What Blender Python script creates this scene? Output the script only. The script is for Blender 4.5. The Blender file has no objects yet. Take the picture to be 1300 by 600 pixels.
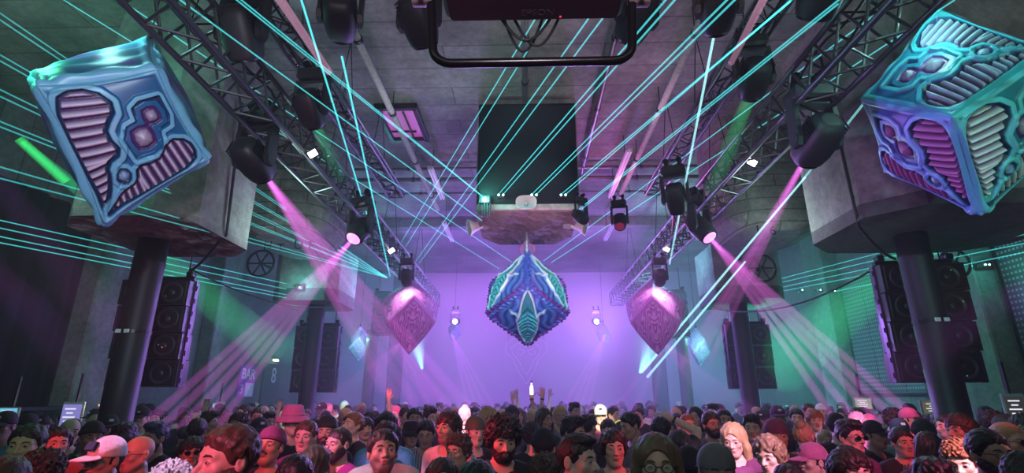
import bpy, math, random
import numpy as np
from mathutils import Vector, Matrix
random.seed(7)
rng = np.random.default_rng(7)
SC = bpy.context.scene
COL = SC.collection
PI = math.pi

# ------------------------------------------------------------------ camera maths (room axis is +Y, camera over x=0)
FOC, PITCH, YAW, EYE = 656.0, math.radians(17.35), math.radians(1.5), 1.9
CAM = Vector((0, 0, EYE))
FW = Vector((-math.sin(YAW) * math.cos(PITCH), math.cos(YAW) * math.cos(PITCH), math.sin(PITCH)))
RT = Vector((math.cos(YAW), math.sin(YAW), 0))
UP = RT.cross(FW)
def ray(px, py):
    return FW + RT * ((px - 650) / FOC) + UP * ((300 - py) / FOC)
def at_y(px, py, y):
    d = ray(px, py); return CAM + d * (y / d.y)
def at_z(px, py, z):
    d = ray(px, py); return CAM + d * ((z - EYE) / d.z)
def at_x(px, py, x):
    d = ray(px, py); return CAM + d * (x / d.x)

# ------------------------------------------------------------------ materials
MATS = {}
def nodes_of(name):
    m = bpy.data.materials.new(name); m.use_nodes = True
    nt = m.node_tree
    return m, nt, nt.nodes['Principled BSDF']
def nd(nt, kind, **kw):
    n = nt.nodes.new(kind)
    for k, v in kw.items():
        if k in n.inputs.keys(): n.inputs[k].default_value = v
        else: setattr(n, k, v)
    return n
def rgba(c): return (c[0], c[1], c[2], 1.0)
def mat(name, col, rough=.5, metal=0., vary=.15, scale=8., bump=0., emit=None, estr=0.):
    """noise-mottled principled material"""
    if name in MATS: return MATS[name]
    m, nt, b = nodes_of(name)
    tc = nd(nt, 'ShaderNodeTexCoord')
    nz = nd(nt, 'ShaderNodeTexNoise', Scale=scale, Detail=4.)
    nt.links.new(tc.outputs['Object'], nz.inputs['Vector'])
    mx = nd(nt, 'ShaderNodeMix', data_type='RGBA')
    mx.inputs[6].default_value = rgba([c * (1 - vary) for c in col]); mx.inputs[7].default_value = rgba([min(1, c * (1 + vary)) for c in col])
    nt.links.new(nz.outputs['Fac'], mx.inputs[0]); nt.links.new(mx.outputs[2], b.inputs['Base Color'])
    b.inputs['Roughness'].default_value = rough; b.inputs['Metallic'].default_value = metal
    if bump:
        bp = nd(nt, 'ShaderNodeBump', Strength=bump, Distance=.02)
        nt.links.new(nz.outputs['Fac'], bp.inputs['Height']); nt.links.new(bp.outputs['Normal'], b.inputs['Normal'])
    if emit:
        b.inputs['Emission Color'].default_value = rgba(emit); b.inputs['Emission Strength'].default_value = estr
    MATS[name] = m
    return m
def concrete(name, col, board=0.0, rough=.85, crack=.5, axis='Y'):
    if name in MATS: return MATS[name]
    m, nt, b = nodes_of(name); L = nt.links
    tc = nd(nt, 'ShaderNodeTexCoord')
    big = nd(nt, 'ShaderNodeTexNoise', Scale=.55, Detail=8., Roughness=.65)
    fine = nd(nt, 'ShaderNodeTexNoise', Scale=9., Detail=8., Roughness=.7)
    for n in (big, fine): L.new(tc.outputs['Object'], n.inputs['Vector'])
    r1 = nd(nt, 'ShaderNodeValToRGB')
    r1.color_ramp.elements[0].position = .36; r1.color_ramp.elements[0].color = rgba([c * .42 for c in col])
    r1.color_ramp.elements[1].position = .64; r1.color_ramp.elements[1].color = rgba([min(1, c * 1.35) for c in col])
    L.new(big.outputs['Fac'], r1.inputs['Fac'])
    r2 = nd(nt, 'ShaderNodeValToRGB')
    r2.color_ramp.elements[0].position = .3; r2.color_ramp.elements[0].color = (.45, .45, .45, 1)
    r2.color_ramp.elements[1].position = .62; r2.color_ramp.elements[1].color = (1, 1, 1, 1)
    L.new(fine.outputs['Fac'], r2.inputs['Fac'])
    mul = nd(nt, 'ShaderNodeMix', data_type='RGBA', blend_type='MULTIPLY'); mul.inputs[0].default_value = .8
    L.new(r1.outputs['Color'], mul.inputs[6]); L.new(r2.outputs['Color'], mul.inputs[7])
    last = mul.outputs[2]
    h = fine.outputs['Fac']
    if board:
        br = nd(nt, 'ShaderNodeTexBrick', Scale=1.0)
        br.inputs['Color1'].default_value = (1, 1, 1, 1); br.inputs['Color2'].default_value = (.74, .74, .74, 1); br.inputs['Mortar'].default_value = (.2, .2, .2, 1)
        br.inputs['Mortar Size'].default_value = .012; br.inputs['Brick Width'].default_value = board * 4.5; br.inputs['Row Height'].default_value = board
        mp = nd(nt, 'ShaderNodeMapping')
        if axis == 'X': mp.inputs['Rotation'].default_value = (0, PI / 2, 0)     # for walls facing X
        if axis == 'W': mp.inputs['Rotation'].default_value = (PI / 2, 0, 0)
        if axis == 'S': mp.inputs['Rotation'].default_value = (PI / 2, PI / 2, 0)
        L.new(tc.outputs['Object'], mp.inputs['Vector']); L.new(mp.outputs['Vector'], br.inputs['Vector'])
        m2 = nd(nt, 'ShaderNodeMix', data_type='RGBA', blend_type='MULTIPLY'); m2.inputs[0].default_value = .75
        L.new(last, m2.inputs[6]); L.new(br.outputs['Color'], m2.inputs[7]); last = m2.outputs[2]
    L.new(last, b.inputs['Base Color'])
    b.inputs['Roughness'].default_value = rough
    bp = nd(nt, 'ShaderNodeBump', Strength=.6, Distance=.03); L.new(h, bp.inputs['Height']); L.new(bp.outputs['Normal'], b.inputs['Normal'])
    MATS[name] = m
    return m
def glow(name, col, s=1.0):
    """a lamp lens, a lit screen, or a part given a glow of its own"""
    if name in MATS: return MATS[name]
    m, nt, b = nodes_of(name)
    b.inputs['Base Color'].default_value = (.02, .02, .02, 1)
    b.inputs['Emission Color'].default_value = rgba(col); b.inputs['Emission Strength'].default_value = s
    m.cycles.emission_sampling = 'NONE'
    MATS[name] = m
    return m
def beam_mat(name, col, s):
    """light in the haze put in as a glowing mesh: adds to what lies behind it; 'fade' is how far the beam has spread along its length"""
    if name in MATS: return MATS[name]
    m, nt, b = nodes_of(name); L = nt.links
    nt.nodes.remove(b)
    at = nd(nt, 'ShaderNodeAttribute', attribute_name='fade')
    em = nd(nt, 'ShaderNodeEmission'); em.inputs['Color'].default_value = rgba(col)
    mu = nd(nt, 'ShaderNodeMath', operation='MULTIPLY'); mu.inputs[1].default_value = s
    L.new(at.outputs['Fac'], mu.inputs[0]); L.new(mu.outputs[0], em.inputs['Strength'])
    tr = nd(nt, 'ShaderNodeBsdfTransparent')
    ad = nd(nt, 'ShaderNodeAddShader'); L.new(em.outputs[0], ad.inputs[0]); L.new(tr.outputs[0], ad.inputs[1])
    L.new(ad.outputs[0], nt.nodes['Material Output'].inputs['Surface'])
    m.cycles.emission_sampling = 'NONE'
    MATS[name] = m
    return m

# ------------------------------------------------------------------ mesh builder
class MB:
    def __init__(s): s.v = []; s.f = []
    def add(s, vs, fs):
        b = len(s.v); s.v.extend([tuple(x) for x in vs]); s.f.extend([tuple(i + b for i in q) for q in fs]); return s
    def box(s, c, size, rot=None, bev=0.):
        x, y, z = [k / 2 for k in size]
        if bev:
            b = min(bev, x * .9, y * .9, z * .9)
            rings = []
            for zz, ins in ((-z, b), (-z + b, 0), (z - b, 0), (z, b)):
                X, Y = x - ins, y - ins
                rings.append([(-X + b * (ins == 0), -Y, zz), (X - b * (ins == 0), -Y, zz), (X, -Y + b * (ins == 0), zz), (X, Y - b * (ins == 0), zz),
                              (X - b * (ins == 0), Y, zz), (-X + b * (ins == 0), Y, zz), (-X, Y - b * (ins == 0), zz), (-X, -Y + b * (ins == 0), zz)])
            vs = [p for r in rings for p in r]
            n = 8; fs = [tuple(reversed(range(n))), tuple(range(n * 3, n * 4))]
            for k in range(3):
                for i in range(n):
                    j = (i + 1) % n
                    fs.append((k * n + i, k * n + j, (k + 1) * n + j, (k + 1) * n + i))
        else:
            vs = [(a * x, b_ * y, c_ * z) for a in (-1, 1) for b_ in (-1, 1) for c_ in (-1, 1)]
            fs = [(0, 1, 3, 2), (4, 6, 7, 5), (0, 4, 5, 1), (2, 3, 7, 6), (0, 2, 6, 4), (1, 5, 7, 3)]
        M = rot if rot is not None else Matrix.Identity(3)
        c = Vector(c)
        return s.add([M @ Vector(p) + c for p in vs], fs)
    def tube(s, p0, p1, r0, r1=None, n=8, cap=True):
        r1 = r0 if r1 is None else r1
        p0, p1 = Vector(p0), Vector(p1); d = (p1 - p0).normalized()
        a = d.orthogonal().normalized(); b = d.cross(a)
        vs = []
        for p, r in ((p0, r0), (p1, r1)):
            for i in range(n):
                t = 2 * PI * i / n; vs.append(p + a * (math.cos(t) * r) + b * (math.sin(t) * r))
        fs = [(i, (i + 1) % n, n + (i + 1) % n, n + i) for i in range(n)]
        if cap: fs += [tuple(reversed(range(n))), tuple(range(n, 2 * n))]
        return s.add(vs, fs)
    def path(s, pts, r, n=8, closed=False):
        pts = [Vector(p) for p in pts]; N = len(pts); vs = []; a = None
        for i, p in enumerate(pts):
            q0 = pts[i - 1] if (i or closed) else p; q1 = pts[(i + 1) % N] if (i < N - 1 or closed) else p
            d = (q1 - q0).normalized()
            a = d.orthogonal().normalized() if a is None else (a - d * a.dot(d)).normalized()
            b = d.cross(a)
            rr = r[i] if isinstance(r, (list, tuple)) else r
            vs += [p + a * (math.cos(2 * PI * k / n) * rr) + b * (math.sin(2 * PI * k / n) * rr) for k in range(n)]
        fs = []
        for i in range(N if closed else N - 1):
            j = (i + 1) % N
            fs += [(i * n + k, i * n + (k + 1) % n, j * n + (k + 1) % n, j * n + k) for k in range(n)]
        if not closed: fs += [tuple(reversed(range(n))), tuple(range((N - 1) * n, N * n))]
        return s.add(vs, fs)
    def lathe(s, prof, n=20, M=None, c=(0, 0, 0)):
        """prof: (radius, z) from bottom to top"""
        M = M if M is not None else Matrix.Identity(3); c = Vector(c)
        vs = [M @ Vector((r * math.cos(2 * PI * k / n), r * math.sin(2 * PI * k / n), z)) + c for r, z in prof for k in range(n)]
        fs = []
        for i in range(len(prof) - 1):
            fs += [(i * n + k, i * n + (k + 1) % n, (i + 1) * n + (k + 1) % n, (i + 1) * n + k) for k in range(n)]
        fs += [tuple(reversed(range(n))), tuple(range((len(prof) - 1) * n, len(prof) * n))]
        return s.add(vs, fs)
    def prism(s, poly, z0, z1):
        n = len(poly)
        vs = [(x, y, z0) for x, y in poly] + [(x, y, z1) for x, y in poly]
        fs = [(i, (i + 1) % n, n + (i + 1) % n, n + i) for i in range(n)] + [tuple(reversed(range(n))), tuple(range(n, 2 * n))]
        return s.add(vs, fs)
    def build(s, name, material, parent=None, smooth=False, M=None):
        me = bpy.data.meshes.new(name); me.from_pydata(s.v, [], s.f); me.update()
        return link(name, me, material, parent, smooth)
def link(name, me, material, parent=None, smooth=False):
    if smooth: me.shade_smooth()
    o = bpy.data.objects.new(name, me); COL.objects.link(o)
    if material is not None: me.materials.append(material)
    if parent is not None: o.parent = parent
    return o
def tag(o, label, cat, group=None, kind=None):
    if label: o['label'] = label
    if cat: o['category'] = cat
    if group: o['group'] = group
    if kind: o['kind'] = kind
    return o
def thing(name, label, cat, loc=(0, 0, 0), rotz=0., group=None):
    o = bpy.data.objects.new(name, None); COL.objects.link(o)
    o.location = loc; o.rotation_euler = (0, 0, rotz); o.empty_display_size = .1
    return tag(o, label, cat, group)
def struct(o, label=None):
    o['kind'] = 'structure'
    if label: o['label'] = label
    return o
def aim(d, up=(0, 0, 1)):
    """rotation whose +Z points along d"""
    return Vector(d).to_track_quat('Z', 'Y').to_matrix()
def text_mesh(name, body, size, material, parent, loc, rot, depth=.004, font_off=0.):
    cu = bpy.data.curves.new(name, 'FONT'); cu.body = body; cu.size = size; cu.extrude = depth; cu.align_x = 'CENTER'; cu.align_y = 'CENTER'; cu.offset = font_off
    tmp = bpy.data.objects.new(name, cu); COL.objects.link(tmp)
    dg = bpy.context.evaluated_depsgraph_get()
    me = bpy.data.meshes.new_from_object(tmp.evaluated_get(dg))
    bpy.data.objects.remove(tmp)
    me.materials.clear()
    o = link(name, me, material, parent); o.location = loc; o.rotation_euler = rot
    return o

# ------------------------------------------------------------------ palette
BLACK = mat('black_powder_coat', (.012, .012, .014), .45, .0)
BLACKM = mat('black_metal', (.02, .02, .022), .35, .8)
ALU = mat('dark_aluminium', (.11, .11, .12), .38, .9)
RUBBER = mat('black_rubber', (.008, .008, .009), .6)
CEIL = concrete('ceiling_concrete', (.23, .205, .20), board=0.55)
CONC = concrete('hopper_concrete', (.26, .23, .22))
ROUGHC = concrete('broken_concrete', (.24, .20, .20), rough=.95)
WALLC = concrete('wall_concrete', (.16, .15, .15), board=.6, axis='X')
PILC = concrete('pillar_concrete', (.26, .25, .24))
# ================================================================== THE SETTING
WX, Y0, Y1, HC = 9.2, -1.5, 21.5, 7.0
FLOORM = concrete('floor_concrete', (.05, .05, .055), rough=.5)
struct(MB().box((0, (Y0 + Y1) / 2, -.1), (2 * WX + .8, Y1 - Y0 + .8, .2)).build('floor', FLOORM))
struct(MB().box((0, (Y0 + Y1) / 2, HC + .15), (2 * WX + .8, Y1 - Y0 + .8, .3)).build('ceiling', CEIL))
DARKW = mat('dark_wall_paint', (.03, .028, .034), .8, bump=.3)
struct(MB().box((-WX - .15, (Y0 + Y1) / 2, HC / 2), (.3, Y1 - Y0 + .8, HC)).build('wall_left', WALLC))
struct(MB().box((WX + .15, (Y0 + Y1) / 2, HC / 2), (.3, Y1 - Y0 + .8, HC)).build('wall_right', WALLC))
BACKW = mat('pale_back_wall', (.46, .44, .50), .9, vary=.05, scale=1.5)
struct(MB().box((0, Y1 + .15, HC / 2), (2 * WX + .8, .3, HC)).build('wall_back', BACKW))

# concrete pillars standing against the side walls
for sx, ys in ((-1, (10.7, 15.0)), (1, (10.6, 15.6))):
    for y in ys:
        m = MB().box((sx * (WX - .21), y, HC / 2), (.42, 1.0, HC), bev=.03)
        struct(m.build('wall_pillar', PILC))
# far pair of dark square pillars either side of the stage-end opening
for sx in (-1, 1):
    for y in (19.2,):
        m = MB().box((sx * 4.75, y, HC / 2), (.45, .45, HC), bev=.03); struct(m.build('far_pillar', DARKW))
# dark fabric acoustic curtain along the left wall
CURT = mat('dark_curtain', (.018, .014, .022), .95, scale=3)
m = MB()
ys = np.linspace(2.5, 10.1, 120)
pro = [(-WX + .12 + .05 * math.sin(y * 13.) + .02 * math.sin(y * 29.), y) for y in ys]
vs = [(x, y, z) for x, y in pro for z in (1.75, 5.6)]; n = len(pro)
vs += [(-WX + .02, y, z) for x, y in pro for z in (1.75, 5.6)]
fs = []
for i in range(n - 1):
    a = 2 * i; fs += [(a, a + 2, a + 3, a + 1), (2 * n + a, 2 * n + a + 1, 2 * n + a + 3, 2 * n + a + 2), (a + 1, a + 3, 2 * n + a + 3, 2 * n + a + 1), (a, 2 * n + a, 2 * n + a + 2, a + 2)]
fs += [(0, 1, 2 * n + 1, 2 * n), (2 * n - 2, 4 * n - 2, 4 * n - 1, 2 * n - 1)]
m.add(vs, fs)
tag(m.build('wall_curtain', CURT, smooth=True), 'long dark pleated curtain hung along the wall beneath the tilted blue cube sculpture', 'curtain')

# perforated metal panels on the right wall (rows of little slots)
def slot_panel(y0, y1, z0, z1, label):
    t = thing('perforated_wall_panel', label, 'wall panel', (WX - .02, (y0 + y1) / 2, z0), 0, 'perforated metal wall panels')
    m, nt, b = MATS.get('perforated_metal'), None, None
    if m is None:
        m, nt, b = nodes_of('perforated_metal'); L = nt.links
        tc = nd(nt, 'ShaderNodeTexCoord')
        mp = nd(nt, 'ShaderNodeMapping'); mp.inputs['Rotation'].default_value = (0, PI / 2, PI / 2)
        sep = nd(nt, 'ShaderNodeSeparateXYZ'); L.new(tc.outputs['Object'], sep.inputs[0])
        def sq(out, freq, duty):
            a = nd(nt, 'ShaderNodeMath', operation='MULTIPLY'); a.inputs[1].default_value = freq; L.new(out, a.inputs[0])
            f = nd(nt, 'ShaderNodeMath', operation='FRACT'); L.new(a.outputs[0], f.inputs[0])
            g = nd(nt, 'ShaderNodeMath', operation='LESS_THAN'); g.inputs[1].default_value = duty; L.new(f.outputs[0], g.inputs[0])
            return g.outputs[0]
        mu = nd(nt, 'ShaderNodeMath', operation='MULTIPLY'); L.new(sq(sep.outputs['Y'], 12., .55), mu.inputs[0]); L.new(sq(sep.outputs['Z'], 9.5, .4), mu.inputs[1])
        mx = nd(nt, 'ShaderNodeMix', data_type='RGBA'); mx.inputs[6].default_value = (.035, .033, .04, 1); mx.inputs[7].default_value = (.24, .23, .26, 1)
        L.new(mu.outputs[0], mx.inputs[0]); L.new(mx.outputs[2], b.inputs['Base Color']); b.inputs['Roughness'].default_value = .55; b.inputs['Metallic'].default_value = .2
        MATS['perforated_metal'] = m
    w = y1 - y0
    nb = max(1, round(w / .9))
    p = MB()
    for k in range(nb):
        p.box((-.06, -w / 2 + (k + .5) * w / nb, (z1 - z0) / 2), (.07, w / nb - .02, z1 - z0), bev=.01)
    p.build('slotted_sheet', m, t)
    q = MB()
    for zz in (0, z1 - z0): q.box((-.07, 0, zz), (.10, w + .06, .05))
    for yy in (-w / 2, w / 2): q.box((-.07, yy, (z1 - z0) / 2), (.10, .05, z1 - z0))
    q.build('edge_frame', BLACKM, t)
slot_panel(3.2, 9.9, 2.0, 5.3, 'slotted grey metal wall panel cut by the picture edge, past the bare wall pillar')
slot_panel(11.3, 14.9, 2.0, 5.0, 'grey perforated metal wall panel behind the tall speaker and column, between two wall pillars')

# ------------------------------------------------------------------ columns with hanging concrete hoppers
COLM = mat('black_steel_column', (.020, .020, .024), .52, .4, bump=.05)
def column(x, y, r, z1):
    m = MB().lathe([(r * 1.5, 0), (r * 1.5, .03), (r, .05), (r, z1 - .35), (r * 1.03, z1 - .34), (r * 1.03, z1 - .30), (r, z1 - .29), (r, z1)], 28, c=(x, y, 0))
    o = struct(m.build('column', COLM, smooth=True)); return o
for sx in (-1, 1):
    column(sx * 5.2, 6.8, .19, 4.0); column(sx * 4.95, 12.1, .19, 4.0); column(sx * 4.9, 16.6, .18, 4.0)
def hopper(x0, x1, y0, y1, z0, z1, ch, band, name='hanging_hopper_beam', rough_under=False):
    """concrete box hanging from the slab, corners cut, dark steel band and rough soffit"""
    poly = [(x0 + ch, y0), (x1 - ch, y0), (x1, y0 + ch), (x1, y1 - ch), (x1 - ch, y1), (x0 + ch, y1), (x0, y1 - ch), (x0, y0 + ch)]
    o = struct(MB().prism(poly, z0 + band, z1).build(name, CONC))
    e = .012
    pl = [(x0 + ch - e, y0 - e), (x1 - ch + e, y0 - e), (x1 + e, y0 + ch - e), (x1 + e, y1 - ch + e), (x1 - ch + e, y1 + e), (x0 + ch - e, y1 + e), (x0 - e, y1 - ch + e), (x0 - e, y0 + ch - e)]
    # lower band with a rough, broken underside: a subdivided grid clipped to the plan
    nx, ny = 26, 26
    g = np.zeros((nx + 1, ny + 1, 3)); r = np.random.default_rng(int(abs(x0) * 100 + y0 * 10))
    for i in range(nx + 1):
        for j in range(ny + 1):
            x = x0 - e + (x1 - x0 + 2 * e) * i / nx; y = y0 - e + (y1 - y0 + 2 * e) * j / ny
            for (cx, cy, sx_, sy_) in ((x0, y0, 1, 1), (x1, y0, -1, 1), (x0, y1, 1, -1), (x1, y1, -1, -1)):
                dx, dy = (x - cx) * sx_, (y - cy) * sy_
                if dx + dy < ch and dx + dy >= -1: 
                    k = (ch - dx - dy) / 2; x += k * sx_; y += k * sy_
            zz = z0 + (r.random() * .05 + .035 * math.sin(x * 9 + y * 4) * math.cos(y * 11) if rough_under and 0 < i < nx and 0 < j < ny else 0)
            g[i, j] = (x, y, zz)
    m = MB(); vs = g.reshape(-1, 3).tolist(); W = ny + 1
    fs = [(i * W + j, i * W + j + 1, (i + 1) * W + j + 1, (i + 1) * W + j) for i in range(nx) for j in range(ny)]
    m.add(vs, fs)
    # skirt and lid
    edge = [(i, 0) for i in range(nx)] + [(nx, j) for j in range(ny)] + [(i, ny) for i in range(nx, 0, -1)] + [(0, j) for j in range(ny, 0, -1)]
    top = [(g[i, j][0], g[i, j][1], z0 + band) for i, j in edge]; b0 = len(m.v); m.v.extend(top); k = len(edge)
    for a in range(k):
        c = (a + 1) % k; i0 = edge[a][0] * W + edge[a][1]; i1 = edge[c][0] * W + edge[c][1]
        m.f.append((i0, i1, b0 + c, b0 + a))
    m.f.append(tuple(range(b0, b0 + k)))
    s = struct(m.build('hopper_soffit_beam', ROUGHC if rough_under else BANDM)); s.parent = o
    return o
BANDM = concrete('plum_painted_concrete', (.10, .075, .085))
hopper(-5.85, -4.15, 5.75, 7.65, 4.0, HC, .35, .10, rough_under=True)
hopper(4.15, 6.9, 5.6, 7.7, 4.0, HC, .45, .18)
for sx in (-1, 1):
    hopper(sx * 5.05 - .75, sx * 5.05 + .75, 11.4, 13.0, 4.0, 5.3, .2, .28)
    # rounded hopper underside between the two bays, with stencilled letters
    m = MB(); ring = []
    N = 24
    for z, kx, ky in ((HC, 1., 1.), (5.35, 1., 1.), (5.0, .93, 1.), (4.8, .72, .98), (4.7, .35, .9)):
        ring.append([(sx * 4.62 + .98 * kx * math.copysign(abs(math.cos(t)) ** .6, math.cos(t)), 9.6 + 1.0 * ky * math.copysign(abs(math.sin(t)) ** .6, math.sin(t)), z) for t in [2 * PI * q / N for q in range(N)]])
    vs = [p for r in reversed(ring) for p in r]
    fs = [(i * N + k, i * N + (k + 1) % N, (i + 1) * N + (k + 1) % N, (i + 1) * N + k) for i in range(4) for k in range(N)] + [tuple(reversed(range(N))), tuple(range(4 * N, 5 * N))]
    m.add(vs, fs)
    hb = struct(m.build('round_hopper_beam', concrete('board_marked_concrete', (.27, .26, .24), board=.22, axis='W'), smooth=False))
    for px, py, sz, ch in (((340, 312, .22, 'H'), (356, 315, .22, 'T'), (379, 311, .24, 'U'), (395, 312, .22, 'F')) if sx < 0 else ((981, 293, .24, '6'), (962, 292, .22, '1'))):
        q = at_y(px, py, 8.585); text_mesh('stencil_lettering', ch, sz, BLACK, hb, q, (PI / 2, 0, 0))
# centre hopper stub with the black panel on its face
cen = MB().prism([(-.82 + .0, 8.12), (.92, 8.12), (.92, 9.55), (.55, 9.95), (-.45, 9.95), (-.82, 9.55)], 4.95, HC)
struct(cen.build('centre_hopper_beam', CONC))
hop = [(-.80, 8.06), (.90, 8.06), (.94, 9.5), (.6, 10.0), (-.5, 10.0), (-.86, 9.5)]
m = MB(); nx = ny = 22; W = ny + 1; vs = []
for i in range(nx + 1):
    for j in range(ny + 1):
        u, v = i / nx, j / ny
        y = 8.06 + 1.94 * v
        hw = .86 if v < .75 else .86 - (v - .75) * 1.25
        vs.append((.04 + (2 * u - 1) * hw, y, 4.85 + (rng.random() * .05 + .03 * math.sin(u * 14 + v * 5) if 0 < i < nx and 0 < j < ny else 0)))
m.add(vs, [(i * W + j, i * W + j + 1, (i + 1) * W + j + 1, (i + 1) * W + j) for i in range(nx) for j in range(ny)])
edge = [(i, 0) for i in range(nx)] + [(nx, j) for j in range(ny)] + [(i, ny) for i in range(nx, 0, -1)] + [(0, j) for j in range(ny, 0, -1)]
b0 = len(m.v); m.v.extend([(vs[i * W + j][0], vs[i * W + j][1], 4.96) for i, j in edge]); k = len(edge)
for a in range(k):
    c = (a + 1) % k; m.f.append((edge[a][0] * W + edge[a][1], edge[c][0] * W + edge[c][1], b0 + c, b0 + a))
m.f.append(tuple(range(b0, b0 + k)))
struct(m.build('centre_soffit_beam', ROUGHC))
# pale lip along the front of the centre block
struct(MB().box((.04, 8.02, 4.91), (1.66, .07, .10), bev=.01).build('soffit_lip_trim', concrete('pale_lip', (.5, .5, .48))))
# ceiling recess (its violet light put in as a panel glow), joists and downstand ribs of the slab
hz = HC - .02
def ribs():
    for y in (14.6,):
        struct(MB().box((0, y, HC - .14), (2 * WX, .35, .28), bev=.02).build('ceiling_beam', CEIL))
ribs()
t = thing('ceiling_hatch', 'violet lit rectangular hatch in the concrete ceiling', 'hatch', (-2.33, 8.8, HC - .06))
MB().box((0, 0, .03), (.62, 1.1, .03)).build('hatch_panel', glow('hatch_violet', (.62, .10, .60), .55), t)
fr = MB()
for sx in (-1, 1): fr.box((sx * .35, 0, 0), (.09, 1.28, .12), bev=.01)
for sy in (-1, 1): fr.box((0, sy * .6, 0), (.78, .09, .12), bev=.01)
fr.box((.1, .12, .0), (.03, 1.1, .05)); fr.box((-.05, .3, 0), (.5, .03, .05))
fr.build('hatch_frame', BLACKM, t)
# BAR sign, door with an 8, lamp over it, on the left wall
t = thing('bar_sign', 'purple wall sign reading BAR with a 3 and a white square, beside the dark door', 'sign', (-WX + .04, 17.35, 2.42), PI / 2)
PURP = mat('purple_sign_paint', (.30, .03, .38), .5)
WHITEP = mat('white_sign_paint', (.75, .75, .75), .5)
MB().box((0, 0, .0), (1.0, .05, .98), bev=.01).build('sign_board', PURP, t)
text_mesh('bar_lettering', 'BAR', .46, WHITEP, t, (0, -.035, .22), (PI / 2, 0, 0), font_off=.012)
text_mesh('number_lettering', '3', .42, WHITEP, t, (-.32, -.035, -.26), (PI / 2, 0, 0))
MB().box((.17, -.03, -.26), (.50, .02, .42)).build('white_square', WHITEP, t)
d = struct(MB().box((-WX + .05, 19.0, 1.55), (.1, 1.25, 3.1), bev=.01).build('door_1', mat('dark_door', (.04, .03, .045), .5)), 'dark door with a pale 8')
text_mesh('door_number', '8', .75, WHITEP, d, (-WX + .11, 19.05, 2.65), (PI / 2, 0, PI / 2))
MB().box((-WX + .13, 19.5, 1.05), (.06, .03, .16), bev=.01).build('door_handle', ALU, d)
t = thing('door_lamp', 'small bright bulkhead lamp mounted over the door with the 8', 'lamp', (-WX + .08, 19.0, 3.3))
MB().box((0, 0, 0), (.12, .3, .14), bev=.02).build('wall_mount', BLACKM, t)
MB().box((.05, 0, -.09), (.12, .26, .06), bev=.02).build('lamp_lens', glow('warm_lens', (1., 1., .75), 8.), t)
# bar counters along both side walls under the overhang
for sx, y0, y1, lab in ((-1, 4.6, 9.9, 'long dark bar counter below the curtain'), (1, 4.6, 9.9, 'long dark bar counter below the perforated panels')):
    t = thing('bar_counter', lab, 'bar counter', (sx * (WX - .75), (y0 + y1) / 2, 0))
    MB().box((0, 0, .52), (.55, y1 - y0, 1.04), bev=.02).build('counter_front', DARKW, t)
    MB().box((0, 0, 1.07), (.7, y1 - y0 + .1, .06), bev=.015).build('counter_top', BLACK, t)
    b = struct(MB().box((sx * (WX - .35), (y0 + y1) / 2, 1.72), (.7, y1 - y0, .08), bev=.01).build('bar_back_ceiling_trim', BLACK))
# bar menu screens: pale tablets of light above the heads
def menu(px, py, y, w, h, col, label):
    p = at_y(px, py, y)
    t = thing('hanging_menu_screen', label, 'screen', p, .0)
    MB().box((0, .02, 0), (w, .04, h), bev=.01).build('screen_bezel', mat('white_bezel', (.55, .55, .52), .4), t)
    MB().box((0, -.005, 0), (w * .84, .012, h * .80)).build('lit_display', glow('display_%d' % px, col, 1.0), t)
    g = MB()
    for k, wd in enumerate((.5, .3, .55, .42)): g.box((-.02, -.013, h * (.24 - .15 * k)), (w * wd, .004, h * .05))
    g.build('display_lines', glow('display_ink', (.9, .9, 1.), .9), t)
    MB().box((0, .05, h * .5 + .2), (.03, .03, .45)).build('hanging_mount', BLACK, t)
menu(90, 527, 8.2, .34, .40, (.22, .20, .55), 'small white framed violet menu screen showing near the bald man with the moustache')
menu(276, 520, 12.5, .30, .36, (.28, .35, .55), 'small white framed blue menu screen seen below the purple bar sign')
menu(1096, 512, 10.2, .34, .22, (.30, .30, .24), 'small pale lit menu screen behind the magenta shaft near the perforated panel')
menu(1186, 517, 9.6, .45, .26, (.10, .09, .06), 'dim brown menu board hanging beside the base of the black column')
menu(1290, 517, 7.5, .30, .36, (.03, .03, .03), 'yellow edged dark menu board at the far edge beside the perforated panel')
menu(10, 524, 7.6, .30, .16, (.15, .5, .75), 'small cyan screen behind the man in the cyan shirt')
# conduits and cable trays on the ceiling
STEEL = mat('galvanised_conduit', (.10, .095, .10), .45, .6)
def pipe(p0, p1, r, label, m=STEEL, clips=5, name='ceiling_pipe'):
    p0, p1 = Vector(p0), Vector(p1)
    t = thing(name, label, 'pipe', p0)
    MB().tube((0, 0, 0), p1 - p0, r, n=12).build('pipe_run', m, t, smooth=False)
    for k in range(clips):
        c = MB()
        q = (p1 - p0) * ((k + .5) / clips); dd = (p1 - p0).normalized()
        c.tube(q - dd * .03, q + dd * .03, r * 1.25, n=12)
        c.tube(q, (q.x, q.y, HC - .01 - p0.z), .008, n=6)
        c.build('pipe_clip', BLACKM, t)
pipe((-6.5, 10.6, 6.82), (6.5, 10.6, 6.82), .035, 'thin dark conduit crossing the ceiling just past the violet hatch')
pipe((-6.5, 11.1, 6.78), (6.5, 11.1, 6.78), .05, 'thicker dark conduit crossing the ceiling, second beyond the violet hatch')
pipe((-6.5, 12.0, 6.80), (6.5, 12.0, 6.80), .03, 'slim dark conduit crossing the ceiling, third beyond the violet hatch')
pipe((1.32, 3.4, 6.85), (1.32, 13, 6.85), .045, 'dark conduit running lengthwise over the ceiling beside the black panel')
pipe((0.02, 2.4, 6.85), (0.02, 7.9, 6.85), .05, 'dark conduit running from the projector to the black panel')
HESS = mat('wrapped_duct', (.30, .28, .25), .9, vary=.6, scale=22, bump=.6)
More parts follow.
